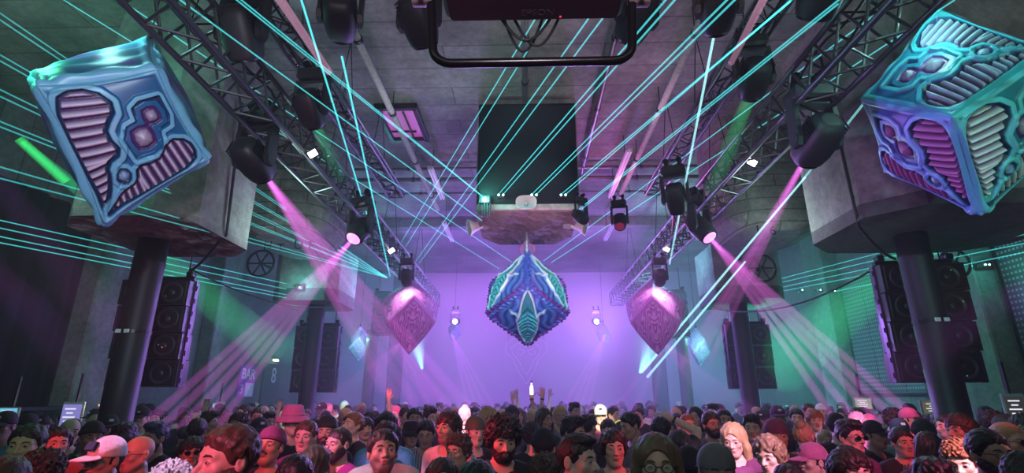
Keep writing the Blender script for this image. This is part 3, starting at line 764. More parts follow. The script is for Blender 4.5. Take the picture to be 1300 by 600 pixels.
def pat_wings(U, V, lil=LILAC, wl=1., wr=1., eo=(0, 0), band=BAND, mid=MIDB):
    """two ribbed wings along the edges that meet in the corner (0,0), a double-diamond eye on the diagonal"""
    h = np.zeros(U.shape); c = np.zeros(U.shape + (3,)) + np.array(mid)
    BAND, MIDB = band, mid
    edge = np.minimum(np.minimum(U, V), np.minimum(1 - U, 1 - V))
    c = mixc(c, BAND, 1 - ramp(edge, .030, .055)); h += .016 * (1 - ramp(edge, .03, .06))
    def wing(A, B):
        P = [(.085, .060), (.22, .072), (.36, .060), (.62, .050), (.80, .060), (.90, .110), (.930, .19), (.925, .28), (.88, .37), (.81, .42), (.74, .405), (.69, .35), (.63, .30), (.55, .30), (.48, .325), (.435, .30), (.415, .235), (.37, .195), (.30, .185), (.22, .150), (.15, .105)]
        return poly_sdf(A, B, P)
    for A, B, k_ in ((U, V, wl), (V, U, wr)):
        d = wing(A, .055 + (B - .055) / k_)
        c = mixc(c, BAND, ramp(d, .070, .060) * ramp(d, .018, .026)); h += .020 * ramp(d, .078, .060) * ramp(d, .012, .026)
        c = mixc(c, DEEP, ramp(d, .022, .014)); h -= .030 * ramp(d, .020, .0)
        ph = (np.where(A > .425, (A - .425) * 14.5, (.425 - A) * 17.0) + B * 1.2) % 1.0
        rib = np.sin(np.clip(ph / .72, 0, 1) * PI) ** .7
        ins = ramp(d, -.006, -.016)
        col = np.array(PLUM)[None, None] * (1 - rib[..., None]) + np.array(lil)[None, None] * rib[..., None]
        c = c * (1 - ins[..., None]) + col * ins[..., None]
        h += ins * rib * .050
    def dia(cu, cv, r, sq=.75):
        a, b = np.abs(U - cu), np.abs(V - cv)
        return sq * np.maximum(a, b) + (1 - sq) * (a + b) - r
    U, V = U - eo[0], V - eo[1]
    e1, e2 = dia(.700, .700, .060), dia(.555, .555, .082)
    eye = np.minimum(e1, e2)
    k = .05; hh = np.clip(.5 + .5 * (e2 - e1) / k, 0, 1); eye = e2 * (1 - hh) + e1 * hh - k * hh * (1 - hh)
    tri = poly_sdf(U, V, [(.43, .43), (.60, .41), (.68, .47), (.70, .565), (.80, .58), (.84, .66), (.84, .84), (.66, .84), (.58, .80), (.565, .70), (.47, .68), (.41, .60)])
    c = mixc(c, BAND, ramp(tri, .050, .042) * ramp(tri, .006, .014)); h += .018 * ramp(tri, .056, .042) * ramp(tri, .0, .014)
    c = mixc(c, DEEP, ramp(tri, .010, -.004)); h -= .022 * ramp(tri, .012, -.004)
    c = mixc(c, MIDB, ramp(eye, .075, .065)); h += .014 * ramp(eye, .078, .064)
    c = mixc(c, PLUM, ramp(eye, .026, .016)); h -= .016 * ramp(eye, .026, .012)
    for e, r in ((e1, .062), (e2, .085)):
        m = ramp(e, -.004, -.012); dome = np.clip(-e / r, 0, 1)
        col = np.array((.16, .07, .20))[None, None] * (1 - dome[..., None] ** .6) + np.array(lil)[None, None] * .72 * dome[..., None] ** .6
        c = c * (1 - m[..., None]) + col * m[..., None]; h += .05 * m * dome ** .6
    U, V = U + eo[0] * .6, V + eo[1] * .6
    s = dia(.300, .300, .050, .5)
    c = mixc(c, BAND, ramp(s, .062, .050)); h += .015 * ramp(s, .062, .05)
    c = mixc(c, DEEP, ramp(s, .024, .014)); h -= .012 * ramp(s, .024, .012)
    m = ramp(s, -.002, -.01); dome = np.clip(-s / .048, 0, 1) ** .6
    c = c * (1 - m[..., None]) + (np.array((.06, .16, .34)) * (1 - dome[..., None]) + np.array((.30, .45, .62)) * dome[..., None]) * m[..., None]; h += .03 * m * dome
    return h, c
def pat_fins(U, V, lil=None):
    """edge faces of the cube: drapery-like blue folds"""
    h = np.zeros(U.shape); c = np.zeros(U.shape + (3,)) + np.array((.02, .10, .20))
    w = .5 + .5 * np.sin(22 * (V + .35 * np.sin(3 * U)) + 5 * U)
    c = mixc(c, (.10, .30, .42), w * .7); h += .02 * w
    edge = np.minimum(np.minimum(U, V), np.minimum(1 - U, 1 - V))
    c = mixc(c, BAND, 1 - ramp(edge, .06, .12)); h += .016 * (1 - ramp(edge, .06, .12))
    c = mixc(c, (.16, .06, .30), ramp(np.sin(9 * U + 6 * V), .6, .95) * ramp(edge, .1, .2))
    return h, c
def pat_chevron(U, V, up=False):
    """gem facet: a pale pointed frame along the diagonal round a stack of chevrons"""
    t, s = (U + V) / 2, (U - V) / 2            # along the diagonal from the low corner; across it
    S = np.abs(s)
    h = np.zeros(U.shape); c = np.zeros(U.shape + (3,)) + np.array((.03, .06, .34))
    fold = .5 + .5 * np.sin(46 * (S * 1.3 + .35 * t + .04 * np.sin(20 * t)))
    c = mixc(c, (.10, .26, .62), fold * .8); c = mixc(c, (.16, .05, .36), ramp(S, .28, .45)); h += .022 * fold
    wid = np.interp(t, [0, .10, .30, .50, .62, .80, .93, 1], [0, .035, .10, .125, .085, .050, .0, 0])
    d = S - wid
    arm = np.abs(t - .56 - .55 * (S - .10)) - .016
    c = mixc(c, (.60, .68, .78), ramp(arm, .008, 0) * ramp(S, .24, .20) * ramp(d, -.01, .02)); h += .03 * ramp(arm, .01, 0) * ramp(S, .24, .2) * ramp(d, -.01, .02)
    c = mixc(c, (.66, .76, .84), ramp(d, .028, .020)); h += .040 * ramp(d, .034, .014)
    ins = ramp(d, .004, -.004)
    ch = ((t + S * .9) * 17) % 1.0
    rib = np.sin(ch * PI)
    low = ramp(t, .62, .56)
    col = np.array((.004, .07, .10))[None, None] * (1 - (rib * low)[..., None]) + np.array((.08, .62, .64))[None, None] * (rib * low)[..., None]
    col = col + np.array((.02, .16, .18))[None, None] * (1 - low[..., None])
    c = c * (1 - ins[..., None]) + col * ins[..., None]
    h += ins * (-.035 + .028 * rib * low)
    edge = np.minimum(np.minimum(U, V), np.minimum(1 - U, 1 - V))
    knob = .5 + .5 * np.sin(70 * (U + V))
    c = mixc(c, (.05, .08, .42), ramp(edge, .07, .03)); c = mixc(c, (.16, .03, .26), ramp(edge, .07, .03) * ramp(t, .55, .3)); h += .03 * knob * ramp(edge, .08, .03)
    return h, c
def pat_agate(U, V, seed=0):
    """pink heart facets: wavy contour grooves round a central drop"""
    t, s = (U + V) / 2, (U - V) / 2
    d = np.sqrt((s * (2.1 - .8 * t)) ** 2 + (t - .48) ** 2 * .55) + .028 * np.sin(26 * t + 3 * np.cos(20 * s)) + .02 * np.cos(34 * s)
    g = .5 + .5 * np.sin(d * 72)
    h = .022 * g
    c = np.zeros(U.shape + (3,)) + np.array((.40, .13, .40))
    c = mixc(c, (.72, .42, .72), g ** 2)
    edge = np.minimum(np.minimum(U, V), np.minimum(1 - U, 1 - V)); h = h * ramp(edge, 0, .08); c = mixc(c, (.48, .18, .47), ramp(edge, .08, .0))
    return h, c
def paint_material():
    m, nt, b = nodes_of('airbrushed_skin'); L = nt.links
    at = nd(nt, 'ShaderNodeAttribute', attribute_name='paint')
    nz = nd(nt, 'ShaderNodeTexNoise', Scale=14., Detail=5.)
    tc = nd(nt, 'ShaderNodeTexCoord'); L.new(tc.outputs['Object'], nz.inputs['Vector'])
    mx = nd(nt, 'ShaderNodeMix', data_type='RGBA', blend_type='MULTIPLY'); mx.inputs[0].default_value = .35
    L.new(at.outputs['Color'], mx.inputs[6]); L.new(nz.outputs['Color'], mx.inputs[7])
    L.new(mx.outputs[2], b.inputs['Base Color']); b.inputs['Roughness'].default_value = .38
    return m
PAINT = paint_material()
FACES = [((0, 0, 0), (0, 1, 0), (1, 0, 0)), ]
def cube_sculpture(corners, pats, label, bulge=.10, N=120, hook=True, hook_z=None, hscale=1.0, name='hanging_cube_sculpture', top=None, dark=1.0, pinch=.0):
    """corners[(i,j,k)] -> world point.  pats: {face: (function, flip)}; face = (axis, side). The relief is real."""
    cs = {k: Vector(v) for k, v in corners.items()}
    cen = sum(cs.values(), Vector()) / 8
    size = np.mean([(cs[(0, 0, 0)] - cs[(1, 1, 1)]).length]) / 1.732
    t = thing(name, label, 'sculpture', cen)
    lin = np.linspace(0, 1, N); U, V = np.meshgrid(lin, lin, indexing='ij')
    for ax in range(3):
        for sd in (0, 1):
            fn, org, n_ = pats.get((ax, sd), pats['rest'])
            n_ = n_ or N
            l2 = np.linspace(0, 1, n_); U, V = np.meshgrid(l2, l2, indexing='ij')
            oth = [a for a in range(3) if a != ax]
            def C(a, b):
                k = [0, 0, 0]; k[ax] = sd; k[oth[0]] = a; k[oth[1]] = b; return np.array(cs[tuple(k)] - cen)
            p00, p10, p01, p11 = C(0, 0), C(1, 0), C(0, 1), C(1, 1)
            u, v = U[..., None], V[..., None]
            B = p00 * (1 - u) * (1 - v) + p10 * u * (1 - v) + p01 * (1 - u) * v + p11 * u * v
            # pillow: edges drawn in a little, faces swollen, corners kept sharp; the same on both faces of an edge
            eu, ev = 4 * U * (1 - U), 4 * V * (1 - V)
            cenf = (p00 + p10 + p01 + p11) / 4
            nrm = cenf / np.linalg.norm(cenf)
            B = B + nrm * (bulge * size * eu * ev)[..., None]
            # edge draw-in towards the cube centre, full on the edge and gone inside
            inU = eu * np.minimum(1, (1 - ev) ** 6); inV = ev * np.minimum(1, (1 - eu) ** 6)
            B = B * (1 - pinch * (inU + inV))[..., None]
            # pattern coordinates measured from the chosen corner
            PU, PV = (1 - U if org[0] else U), (1 - V if org[1] else V)
            h, c = fn(PU, PV)
            fade = ramp(np.minimum(np.minimum(U, V), np.minimum(1 - U, 1 - V)), 0, .012)
            B = B + nrm * (h * fade * size * hscale)[..., None]
            vs = B.reshape(-1, 3); W = n_
            idx = np.arange(n_ * n_).reshape(n_, n_)
            q = np.stack([idx[:-1, :-1], idx[1:, :-1], idx[1:, 1:], idx[:-1, 1:]], -1).reshape(-1, 4)
            nn = np.cross(p10 - p00, p01 - p00)
            if nn @ nrm < 0: q = q[:, ::-1]
            me = bpy.data.meshes.new('painted_panel'); me.from_pydata(vs.tolist(), [], q.tolist()); me.update()
            a = me.color_attributes.new('paint', 'FLOAT_COLOR', 'POINT')
            cc = np.concatenate([c.reshape(-1, 3) * dark, np.ones((n_ * n_, 1))], 1).astype(np.float32)
            a.data.foreach_set('color', cc.ravel())
            link('painted_panel', me, PAINT, t, smooth=True)
    tp = max(cs.values(), key=lambda p: p.z) if top is None else Vector(top)
    if hook:
        m = MB(); m.tube(tp - cen + Vector((0, 0, -.02)), Vector((tp.x, tp.y, hook_z or HC)) - cen, .006, n=6)
        m.lathe([(.02, -.03), (.03, -.02), (.03, .04), (.01, .06)], 12, c=tp - cen)
        m.build('hanging_wire', BLACKM, t)
    return t
def from_fit(c, R, s, pix):
    """corner table of a cube pose, visible corners slid onto their sight lines"""
    c = Vector(c); R = Matrix(R); out = {}
    shift = {}
    for i in (0, 1):
        for j in (0, 1):
            for k in (0, 1):
                P = c + R @ Vector((i - .5, j - .5, k - .5)) * s
                if (i, j, k) in pix:
                    d = ray(*pix[(i, j, k)]); Q = CAM + d * ((P - CAM).dot(d) / d.dot(d)); shift[(i, j, k)] = Q - P; P = Q
                out[(i, j, k)] = P
    for key in out:
        if key not in pix:
            nb = [shift[q] for q in shift if sum(abs(a - b) for a, b in zip(q, key)) == 1]
            if nb: out[key] = out[key] + sum(nb, Vector()) / len(nb) * .8
    return out
def rescale(c, k): return (c[0] * k, c[1] * k, (c[2] - EYE) * k + EYE)
# tilted blue cube (front face: w = 0)
RL = [(-0.08756454066969144, 0.7811777920673496, -0.6181372892795495), (-0.8065271741476038, 0.30860721926313706, 0.5042573763268285), (0.5846762938400784, 0.542699586695362, 0.6030180677409545)]
kL = .80
cl = from_fit(rescale((-5.113, 5.77, 5.306), kL), RL, 1.35 * kL, {(1, 0, 0): (45, 108), (1, 1, 0): (200, 87), (0, 1, 0): (266, 203), (0, 0, 0): (131, 288), (1, 1, 1): (191, 47), (1, 0, 1): (37, 95)})
cube_sculpture(cl, {(2, 0): (lambda U, V: pat_wings(U, V, wl=1.16, wr=.84, eo=(-.075, .045)), (0, 0), 240), 'rest': (pat_fins, (0, 0), 70)}, 'tilted blue inflated cube sculpture with ribbed lilac wings, hung by the dark curtained wall', bulge=.06, pinch=.085)
RR = [(0.25396254534163776, -0.6186223661049546, -0.7435115289744912), (-0.680620476368321, -0.6604782402184781, 0.3170556123858298), (-0.6872108793605046, 0.4255289206997583, -0.5887837845389279)]
cr = from_fit(rescale((5.433, 5.866, 5.323), kL), RR, 1.35 * kL, {(1, 1, 1): (1209, 148), (0, 1, 1): (1092, 125), (1, 0, 1): (1246, 274), (1, 1, 0): (1338, 62), (0, 1, 0): (1188, 8), (0, 0, 1): (1122, 218)})
lw = lambda U, V: pat_wings(U, V, (.52, .12, .42), band=(.20, .30, .75), mid=(.06, .08, .36))
tw = lambda U, V: pat_wings(U, V, (.34, .46, .56), band=(.05, .42, .48), mid=(.01, .16, .26))
rw = lambda U, V: pat_wings(U, V, (.76, .74, .72), wl=1.05, wr=1.15, band=(.14, .60, .60), mid=(.02, .20, .26))
# faces meeting at the near corner (1,1,1): w=1 low side, u=1 right side, v=1 top
cube_sculpture(cr, {(2, 1): (lw, (1, 0), 220), (0, 1): (rw, (0, 1), 220), (1, 1): (tw, (1, 0), 220), 'rest': (pat_fins, (0, 0), 60)}, 'big cyan and violet cube sculpture with ribbed wings, one corner pointing straight down', bulge=.07, pinch=.085)
# cubes standing on a corner: body diagonal upright, one low face towards the camera
def on_corner(cen, side, turn=0., lean=.0):
    z = Vector((1, 1, 1)).normalized(); q = z.rotation_difference(Vector((0, 0, 1))).to_matrix()
    # turn so that the low face between two low edges faces -Y
    a = q @ Vector((1, 1, 0)); ang = math.atan2(a.x, -a.y)
    M = Matrix.Rotation(lean, 3, 'X') @ Matrix.Rotation(turn, 3, 'Z') @ Matrix.Rotation(-ang, 3, 'Z') @ q
    return M
def corner_cube(cen, side, pat, label, turn=0., sx=1., sz=1., N=130, taper=0., lean=.0, **kw):
    M = on_corner(cen, side, turn, lean); out = {}
    for i in (0, 1):
        for j in (0, 1):
            for k in (0, 1):
                p = M @ (Vector((i - .5, j - .5, k - .5)) * side); n_up = i + j + k
                # taper: the lower ring drawn in, the upper ring swollen and let down, the top flattened
                wx = sx * (1 + taper * (.16 if n_up == 2 else -.10 if n_up == 1 else 0)); dz = side * taper * (-.10 if n_up == 3 else .10 if n_up == 1 else 0)
                out[(i, j, k)] = Vector(cen) + Vector((p.x * wx, p.y * wx, p.z * sz + dz))
    pats = {}
    for ax in range(3):
        for sd in (0, 1):
            oth = [a for a in range(3) if a != ax]
            # low faces contain corner (0,0,0): pattern's corner is the low one; upper faces have it at their low corner too
            org = (0, 0) if sd == 0 else (0, 0)
            pats[(ax, sd)] = (pat, org, N)
    pats['rest'] = pats[(0, 0)]
    return cube_sculpture(out, pats, label, **kw)
GC = at_y(669.5, 379, 9.2); 
gem = corner_cube(GC, .985, pat_chevron, 'large dark blue and teal gem shaped sculpture with pale thorns, hung under the rough block', hook=False, bulge=.12, sx=.99, sz=.95, pinch=-.02, N=150, hscale=1.1, lean=.24)
m = MB(); b = Vector((GC.x, GC.y, 0))
topz = GC.z + .80
m.tube((0, 0, topz - GC.z), (0, 0, 4.86 - GC.z), .035, n=12)
for z in (topz + .08 - GC.z, topz + .25 - GC.z): m.lathe([(.05, -.025), (.06, -.02), (.06, .02), (.05, .025)], 14, c=(0, 0, z))
m.build('hanging_pole', mat('purple_lit_pole', (.30, .26, .32), .4, .6), gem)
m = MB()
for s in (-1, 1):
    m.path([(s * (.03 + .11 * math.sin(u * PI)), -.02, topz + .05 - GC.z + .22 * (1 - math.cos(u * PI)) / 2 - .05) for u in np.linspace(0, 1, 14)], .013, 7)
m.build('sling_strap', mat('red_strap', (.5, .06, .12), .6), gem)
for px, lab in ((521, 'violet pink heart shaped sculpture with wavy grooves on the bar side'), (832, 'violet pink heart shaped sculpture with wavy grooves on the side opposite the bar')):
    cc = at_y(px, 399, 11.9)
    corner_cube(cc, 1.05, pat_agate, lab, turn=.30 if px < 668 else -.30, sx=.80, sz=1.0, N=110, bulge=.13, hscale=.9, lean=.10, taper=1., pinch=-.04, hook_z=4.87)
def pat_leaf(U, V): 
    h, c = pat_agate(U, V); return h, c * np.array((.9, 1.9, 1.7)) * .9
for px, py, y, lab, s in ((456, 436, 17.0, 'small pale green lit crystal sculpture near the door with the 8', .62), (886, 440, 17.0, 'small pale green lit crystal sculpture beside the further speaker amid green light', .66),
                          (577, 420, 18.3, 'little pale crystal sculpture under the far white lamp on the hatch side', .42), (766, 424, 18.3, 'little pale crystal sculpture under the far white lamp opposite the hatch', .46)):
    corner_cube(at_y(px, py, y), s, pat_leaf, lab, turn=.3, sx=.72, sz=1.1, N=50, bulge=.05, hscale=1.4, pinch=.05)
# faint line-drawn ornament far behind the gem
def wire_ornament():
    P = at_y(668, 455, 20.6)
    t = thing('hanging_wire_ornament', 'faint thin wire ornament like a winged mask in the haze below the gem sculpture', 'ornament', P)
    def curve(f, nm):
        m = MB()
        for s in (-1, 1): m.path([(s * x, 0, z) for x, z in f], .010, 6)
        m.build(nm, mat('pale_wire', (.8, .75, .9), .4), t)
    curve([(0, .75), (.35, .85), (.78, .60), (.80, .25), (.5, .0), (.30, -.5), (0, -.95)], 'outline_wire')
    curve([(0, .45), (.3, .6), (.58, .42), (.5, .15), (.3, -.05), (.14, -.4), (0, -.6)], 'inner_wire')
    curve([(.05, .3), (.28, .38), (.36, .22), (.2, .12), (.05, .3)], 'eye_wire')
    m = MB()
    for s in (-1, 1): m.tube((s * .7, 0, .6), (s * .7, 0, HC - P.z), .005, n=5)
    m.build('hanging_wire', BLACKM, t)
wire_ornament()
# ================================================================== LIGHT IN THE HAZE, AS GLOWING MESHES
def shaft(segs, m, parent=None, name='light_beam', n=10, steps=10, inten=(1., 1.), loc=None):
    """one closed shell along p0->p1 with radii r0->r1; 'fade' falls as the beam spreads"""
    p0, p1, r0, r1 = segs
    p0, p1 = Vector(p0), Vector(p1); d = (p1 - p0).normalized(); a = d.orthogonal().normalized(); b = d.cross(a)
    base = Vector(loc) if loc is not None else Vector()
    vs, fd = [], []
    for i in range(steps + 1):
        u = i / steps; p = p0.lerp(p1, u) - base; r = r0 + (r1 - r0) * u
        for k in range(n):
            q = 2 * PI * k / n; vs.append(p + a * (r * math.cos(q)) + b * (r * math.sin(q))); fd.append(inten[0] + (inten[1] - inten[0]) * (1 - (1 - u) ** 2.2))
    fs = [(i * n + k, i * n + (k + 1) % n, (i + 1) * n + (k + 1) % n, (i + 1) * n + k) for i in range(steps) for k in range(n)]
    fs += [tuple(reversed(range(n))), tuple(range(steps * n, steps * n + n))]
    me = bpy.data.meshes.new(name); me.from_pydata([tuple(v) for v in vs], [], fs); me.update(); me.shade_smooth()
    at = me.attributes.new('fade', 'FLOAT', 'POINT'); at.data.foreach_set('value', np.array(fd, np.float32))
    return link(name, me, m, parent)
CYAN = beam_mat('laser_cyan', (.10, .92, .98), .42)
CYANF = beam_mat('laser_cyan_fan', (.08, .92, .95), .34)
WHITEB = beam_mat('white_cyan_beam', (.42, .95, 1.0), .42)
MAGB = beam_mat('magenta_shaft', (.70, .12, .66), .17)
MAGS = beam_mat('magenta_haze_shaft', (.70, .14, .66), .085)
GRNB = beam_mat('green_shaft', (.03, .62, .22), .11)
TEALB = beam_mat('teal_shaft', (.25, .95, .90), .30)
VIOB = beam_mat('violet_shaft', (.22, .04, .30), .035)
PINKW = beam_mat('pink_white_beam', (.85, .40, .62), .20)
R_L = .0062
def fan(label, rows, m=CYAN, cat='laser beam', name='laser_light_fan', r=R_L, inten=(1., .75)):
    """rows: (source point, end point)"""
    t = thing(name, label, cat, rows[0][0], 0, None)
    for s, e in rows:
        shaft((s, e, r, r * 1.15), m, t, 'light_beam', 8, 6, inten, loc=rows[0][0])
    return t
def ext(p, q, k): return Vector(p).lerp(Vector(q), k)
def L(sx, sy, sd, ex, ey, ed): return (at_y(sx, sy, sd), at_y(ex, ey, ed))
# from the twin projectors at the foot of the black panel, up over the camera
for S, ends, lab in ((S1, ((858, -15), (870, -15)), 'pair of cyan laser beams rising from the twin projector next to the green laser'),
                     (S2, ((938, -15), (948, -15)), 'pair of cyan laser beams rising from the twin projector behind the white horn'),
                     (S3, ((1003, 2), (1022, -15)), 'pair of cyan laser beams rising from the twin projector away from the green one')):
    fan(lab, [(S + Vector(((k - .5) * .075, -.05, 0)), at_y(ex, ey, 2.6)) for k, (ex, ey) in enumerate(ends)])
fan('steepest twin cyan laser beams slanting up from the truss on the hatch side', [L(509, 308, 12.2, 700, -10, 3.6), L(515, 313, 12.2, 716, -10, 3.6)])
fan('less steep twin cyan laser beams from the hatch side truss across the black panel', [L(528, 331, 12.2, 771, -10, 3.2), L(532, 334, 12.2, 790, -10, 3.2)])
fan('two cyan laser beams from behind the gem sculpture up past the tilted blue cube', [L(652, 334, 11.6, 150, -2, 4.6), L(634, 341, 11.6, 76, -3, 5.0)])
fan('cyan laser beam from beside the lower white horn up over the hatch side truss', [L(612, 280, 8.4, 222, -5, 3.4)])
fan('close pair of cyan laser beams from the green laser up past the violet hatch', [L(614, 250, 7.8, 304, -2, 3.6), L(617, 253, 7.8, 298, -2, 3.6)])
fan('two cyan laser beams from behind the gem sculpture up towards the big cyan cube', [L(690, 331, 11.6, 1140, -3, 4.2), L(700, 333, 11.6, 1212, 0, 4.2)])
fan('close pair of cyan laser beams from the rough block up past the white cyan beam', [L(732, 268, 8.4, 1066, -1, 3.4), L(730, 272, 8.4, 1064, 5, 3.4)])
# fan from the truss towards the tilted cube wall
PA = at_y(491, 352, 13.2)
fan('wide spray of cyan laser beams from the far truss fanning behind the tilted blue cube', [(PA, at_y(x, y, 3.8)) for x, y in ((-20, 3), (-20, 12), (-20, 58), (-20, 66), (-20, 104), (-20, 113), (-20, 146), (-20, 153), (-20, 206), (-20, 221))], CYANF, r=.0065, inten=(1., .55))
fan('four level cyan laser beams running from the further column to the dark curtain', [L(364, y0, 11.4, -20, y1, 5.4) for y0, y1 in ((360, 275), (367, 285), (374, 296), (378, 304))], CYANF, inten=(1., .8))
fan('five level cyan laser beams running behind the column towards the perforated wall panels', [L(989, 354, 12.5, 1320, 268, 6.6), L(989, 359, 12.5, 1320, 281, 6.6), L(990, 365, 12.5, 1320, 293, 6.6), L(990, 370, 12.5, 1320, 305, 6.6), L(1059, 370, 11.5, 1320, 316, 6.6)], CYANF, inten=(1., .8))
for q, (px, py) in enumerate(((1018, 368), (1041, 368), (1059, 369))):
    laser_box(at_y(px, py, 12.6), ['small cyan laser projector, innermost of three in a row past the further hopper', 'small cyan laser projector, middle of three in a row past the further hopper', 'small cyan laser projector, outermost of three in a row past the further hopper'][q], 1)
laser_box(at_y(381, 365, 11.25), 'small cyan laser projector on the further hopper above the door with the 8', 1)
laser_box(at_y(1204, 341, 9.6), 'small cyan laser projector just behind the column top by the perforated panels', 2)
laser_box(at_y(1252, 336, 9.8), 'small cyan laser projector near the wheel above the perforated panels', 2)
# white cyan beams from the top-bar lamps and up from the floor
def beams(label, rows, cat='light beam', name='light_shaft', soft=1):
    """soft: nested shells, so that a fat shaft is dense in the middle and thins out to its rim"""
    t = thing(name, label, cat, rows[0][0])
    for row in rows:
        s, e, r0, r1, m, it = row
        o = shaft((s, e, r0, r1), m, t, 'light_beam', 16 if soft > 1 else 12, 14, (it[0] / soft, it[1] / soft), loc=rows[0][0])
        for k in range(1, soft):
            q = math.cos(PI / 2 * k / soft)
            c = shaft((s, e, r0 * q, r1 * q), m, o, 'beam_core', 16, 14, (it[0] / soft, it[1] / soft), loc=rows[0][0])
    return t
beams('thin white cyan beam dropping from the top bar lamp past the violet hatch', [(at_y(434, 72, 3.9), at_y(495, 350, 12), .0095, .013, CYAN, (1.2, .9))])
beams('thin white cyan beam falling from above the top bar on the hatch side', [(at_y(381, -5, 3.3), at_y(472, 292, 10), .009, .013, CYAN, (1.2, .9))])
beams('bright white cyan beam dropping from the top bar lamp opposite the hatch', [(LENS['top bar moving head lamp shooting a thick white cyan beam down'][0], at_y(850, 335, 11), .012, .018, WHITEB, (1.2, .8))])
beams('pale pink bar of light above the top bar lamp on the hatch side', [(at_y(352, -6, 3.6), at_y(418, 92, 4.4), .040, .035, PINKW, (1., .8))])
beams('pale pink bar of light above the top bar lamp opposite the hatch', [(at_y(972, -6, 3.6), at_y(928, 80, 4.4), .035, .030, PINKW, (1., .6))])
beams('double white beam rising from the floor past a violet heart to the big cyan cube', [(at_y(815, 472, 14.5), at_y(1022, 225, 7.0), .030, .014, WHITEB, (1., 1.1)), (at_y(822, 478, 14.5), at_y(946, 332, 8.6), .030, .015, WHITEB, (1., 1.1)), (at_y(1020, 227, 7.0), at_y(1096, 132, 5.2), .014, .013, TEALB, (1., .9))])
# broad white cones up onto the heart sculptures
beams('short white teal cone of light shining up at the violet heart opposite the bar', [(at_y(812, 473, 14.2), at_y(838, 424, 13.9), .035, .42, TEALB, (1.6, .16)), (at_y(812, 473, 14.2), at_y(838, 424, 13.9), .02, .25, TEALB, (1.6, .2))], soft=6)
beams('short white teal cone of light shining up at the violet heart on the bar side', [(at_y(536, 468, 14.2), at_y(524, 414, 13.9), .035, .36, TEALB, (1.6, .16)), (at_y(536, 468, 14.2), at_y(524, 414, 13.9), .02, .22, TEALB, (1.6, .2))], soft=6)
def shafts(label, apex, ends, spread, m, it=(1., .28), r0=.03):
    """a fan of fat shafts from a lamp; ends: pixel + depth"""
    rows = []
    for (x, y, d) in ends:
        e = at_y(x, y, d); e = Vector(apex).lerp(e, 1.10); ln = (e - Vector(apex)).length
        rows.append((apex, e, r0, spread * ln, m, it))
    return beams(label, rows, soft=3)
lm = lambda s: LENS[s][0]
shafts('magenta fan of light crossing from beside the tilted cube to the middle of the crowd', lm('large moving head lamp throwing a magenta fan, hung beside the tilted blue cube'),
       [(478, 478, 10.5), (494, 486, 11), (516, 494, 11.5), (534, 490, 12), (556, 500, 12.5), (590, 512, 13)], .0185, MAGB, (1.15, .42))
shafts('magenta fan of light falling from the truss lamp back towards the bar sign', lm('moving head lamp on the hatch side truss throwing a magenta fan back towards the bar'),
       [(214, 512, 7.2), (232, 516, 7.2), (252, 518, 7.2), (272, 520, 7.2), (292, 520, 7.2)], .0195, MAGB, (1.15, .46))
shafts('wide magenta fan of light falling in front of the perforated wall panels', lm('moving head lamp under the truss throwing a wide magenta fan at the perforated panels'),
       [(1048, 514, 7.5), (1072, 514, 7.5), (1096, 512, 7.5), (1116, 512, 7.5), (1140, 512, 7.5)], .0195, MAGB, (1.15, .62))
shafts('steep magenta fan of light from the lamp beside the big cube towards the violet heart', lm('large moving head lamp beside the big cyan and violet cube, magenta shaft below it'),
       [(872, 452, 10.5), (884, 446, 10.5), (896, 440, 10.5), (906, 446, 10.5)], .012, MAGB, (1., .30))
for px, sg, lab1, lab2 in ((514, -1, 'faint magenta fan falling behind the violet heart towards the further bar side speaker', 'pink magenta fan under the far white lamp on the hatch side'),
                           (838, 1, 'faint magenta fan falling from behind the violet heart towards the further speaker opposite the bar', 'pink magenta fan under the far white lamp opposite the hatch')):
    shafts(lab1, at_y(px, 430, 14.0), [(px + sg * k, 516, 9.5) for k in (62, 78, 96, 112)], .016, MAGS, (1., .35))
    ax = 574 if sg < 0 else 768
    shafts(lab2, at_y(ax, 425, 16.0), [(ax - sg * k, 514, 12.5) for k in (20, 30, 40, 52)], .012, MAGS, (1.2, .6))
    shafts('pale magenta streaks low behind the crowd beside the violet heart ' + ('on the bar side' if sg < 0 else 'opposite the bar'), at_y(px + sg * 4, 440, 14.5), [(px - sg * k, 514, 11.0) for k in (8, 30, 54)], .016, MAGS, (.8, .35))
beams('long green shaft of light slanting down behind the tilted cube to the further column', [(at_y(28, 180, 7.4), at_y(345, 444, 13.0), .05, .48, GRNB, (2.3, 1.0)), (at_y(24, 176, 7.4), at_y(84, 231, 8.0), .075, .085, beam_mat('green_core', (.04, .95, .16), .34), (.9, .8))], soft=6)
beams('broad green shaft of light slanting down behind the tall speaker by the perforated panels', [(at_y(1240, 262, 8.5), at_y(985, 462, 13.2), .10, .75, GRNB, (3.2, 1.3))], soft=6)
beams('short green shaft on the truss under the lamp opposite the hatch', [(LENS['dark moving head lamp under the ladder truss glowing green below, opposite the hatch'][0], at_y(905, 240, 7.5), .07, .14, GRNB, (1.6, .6))], soft=6)
beams('short green shaft on the truss under the lamp beside the hatch', [(LENS['dark moving head lamp under the ladder truss, above the white floodlight beside the hatch'][0], at_y(432, 222, 7.5), .06, .12, GRNB, (1.4, .5))], soft=6)
for k, (a, b, lab) in enumerate((((-30, 190), (150, 430), 'dim violet shaft sloping across the dark curtain, the higher of two'), ((-60, 290), (130, 490), 'dim violet shaft sloping across the dark curtain, the lower of two'), ((1320, 350), (1090, 500), 'dim violet shaft sloping across the tall speaker and the black column'))):
    beams(lab, [(at_y(*a, 5.6), at_y(*b, 7.0 if k < 2 else 6.3), .10, .30, VIOB, (1., .7))], soft=6)
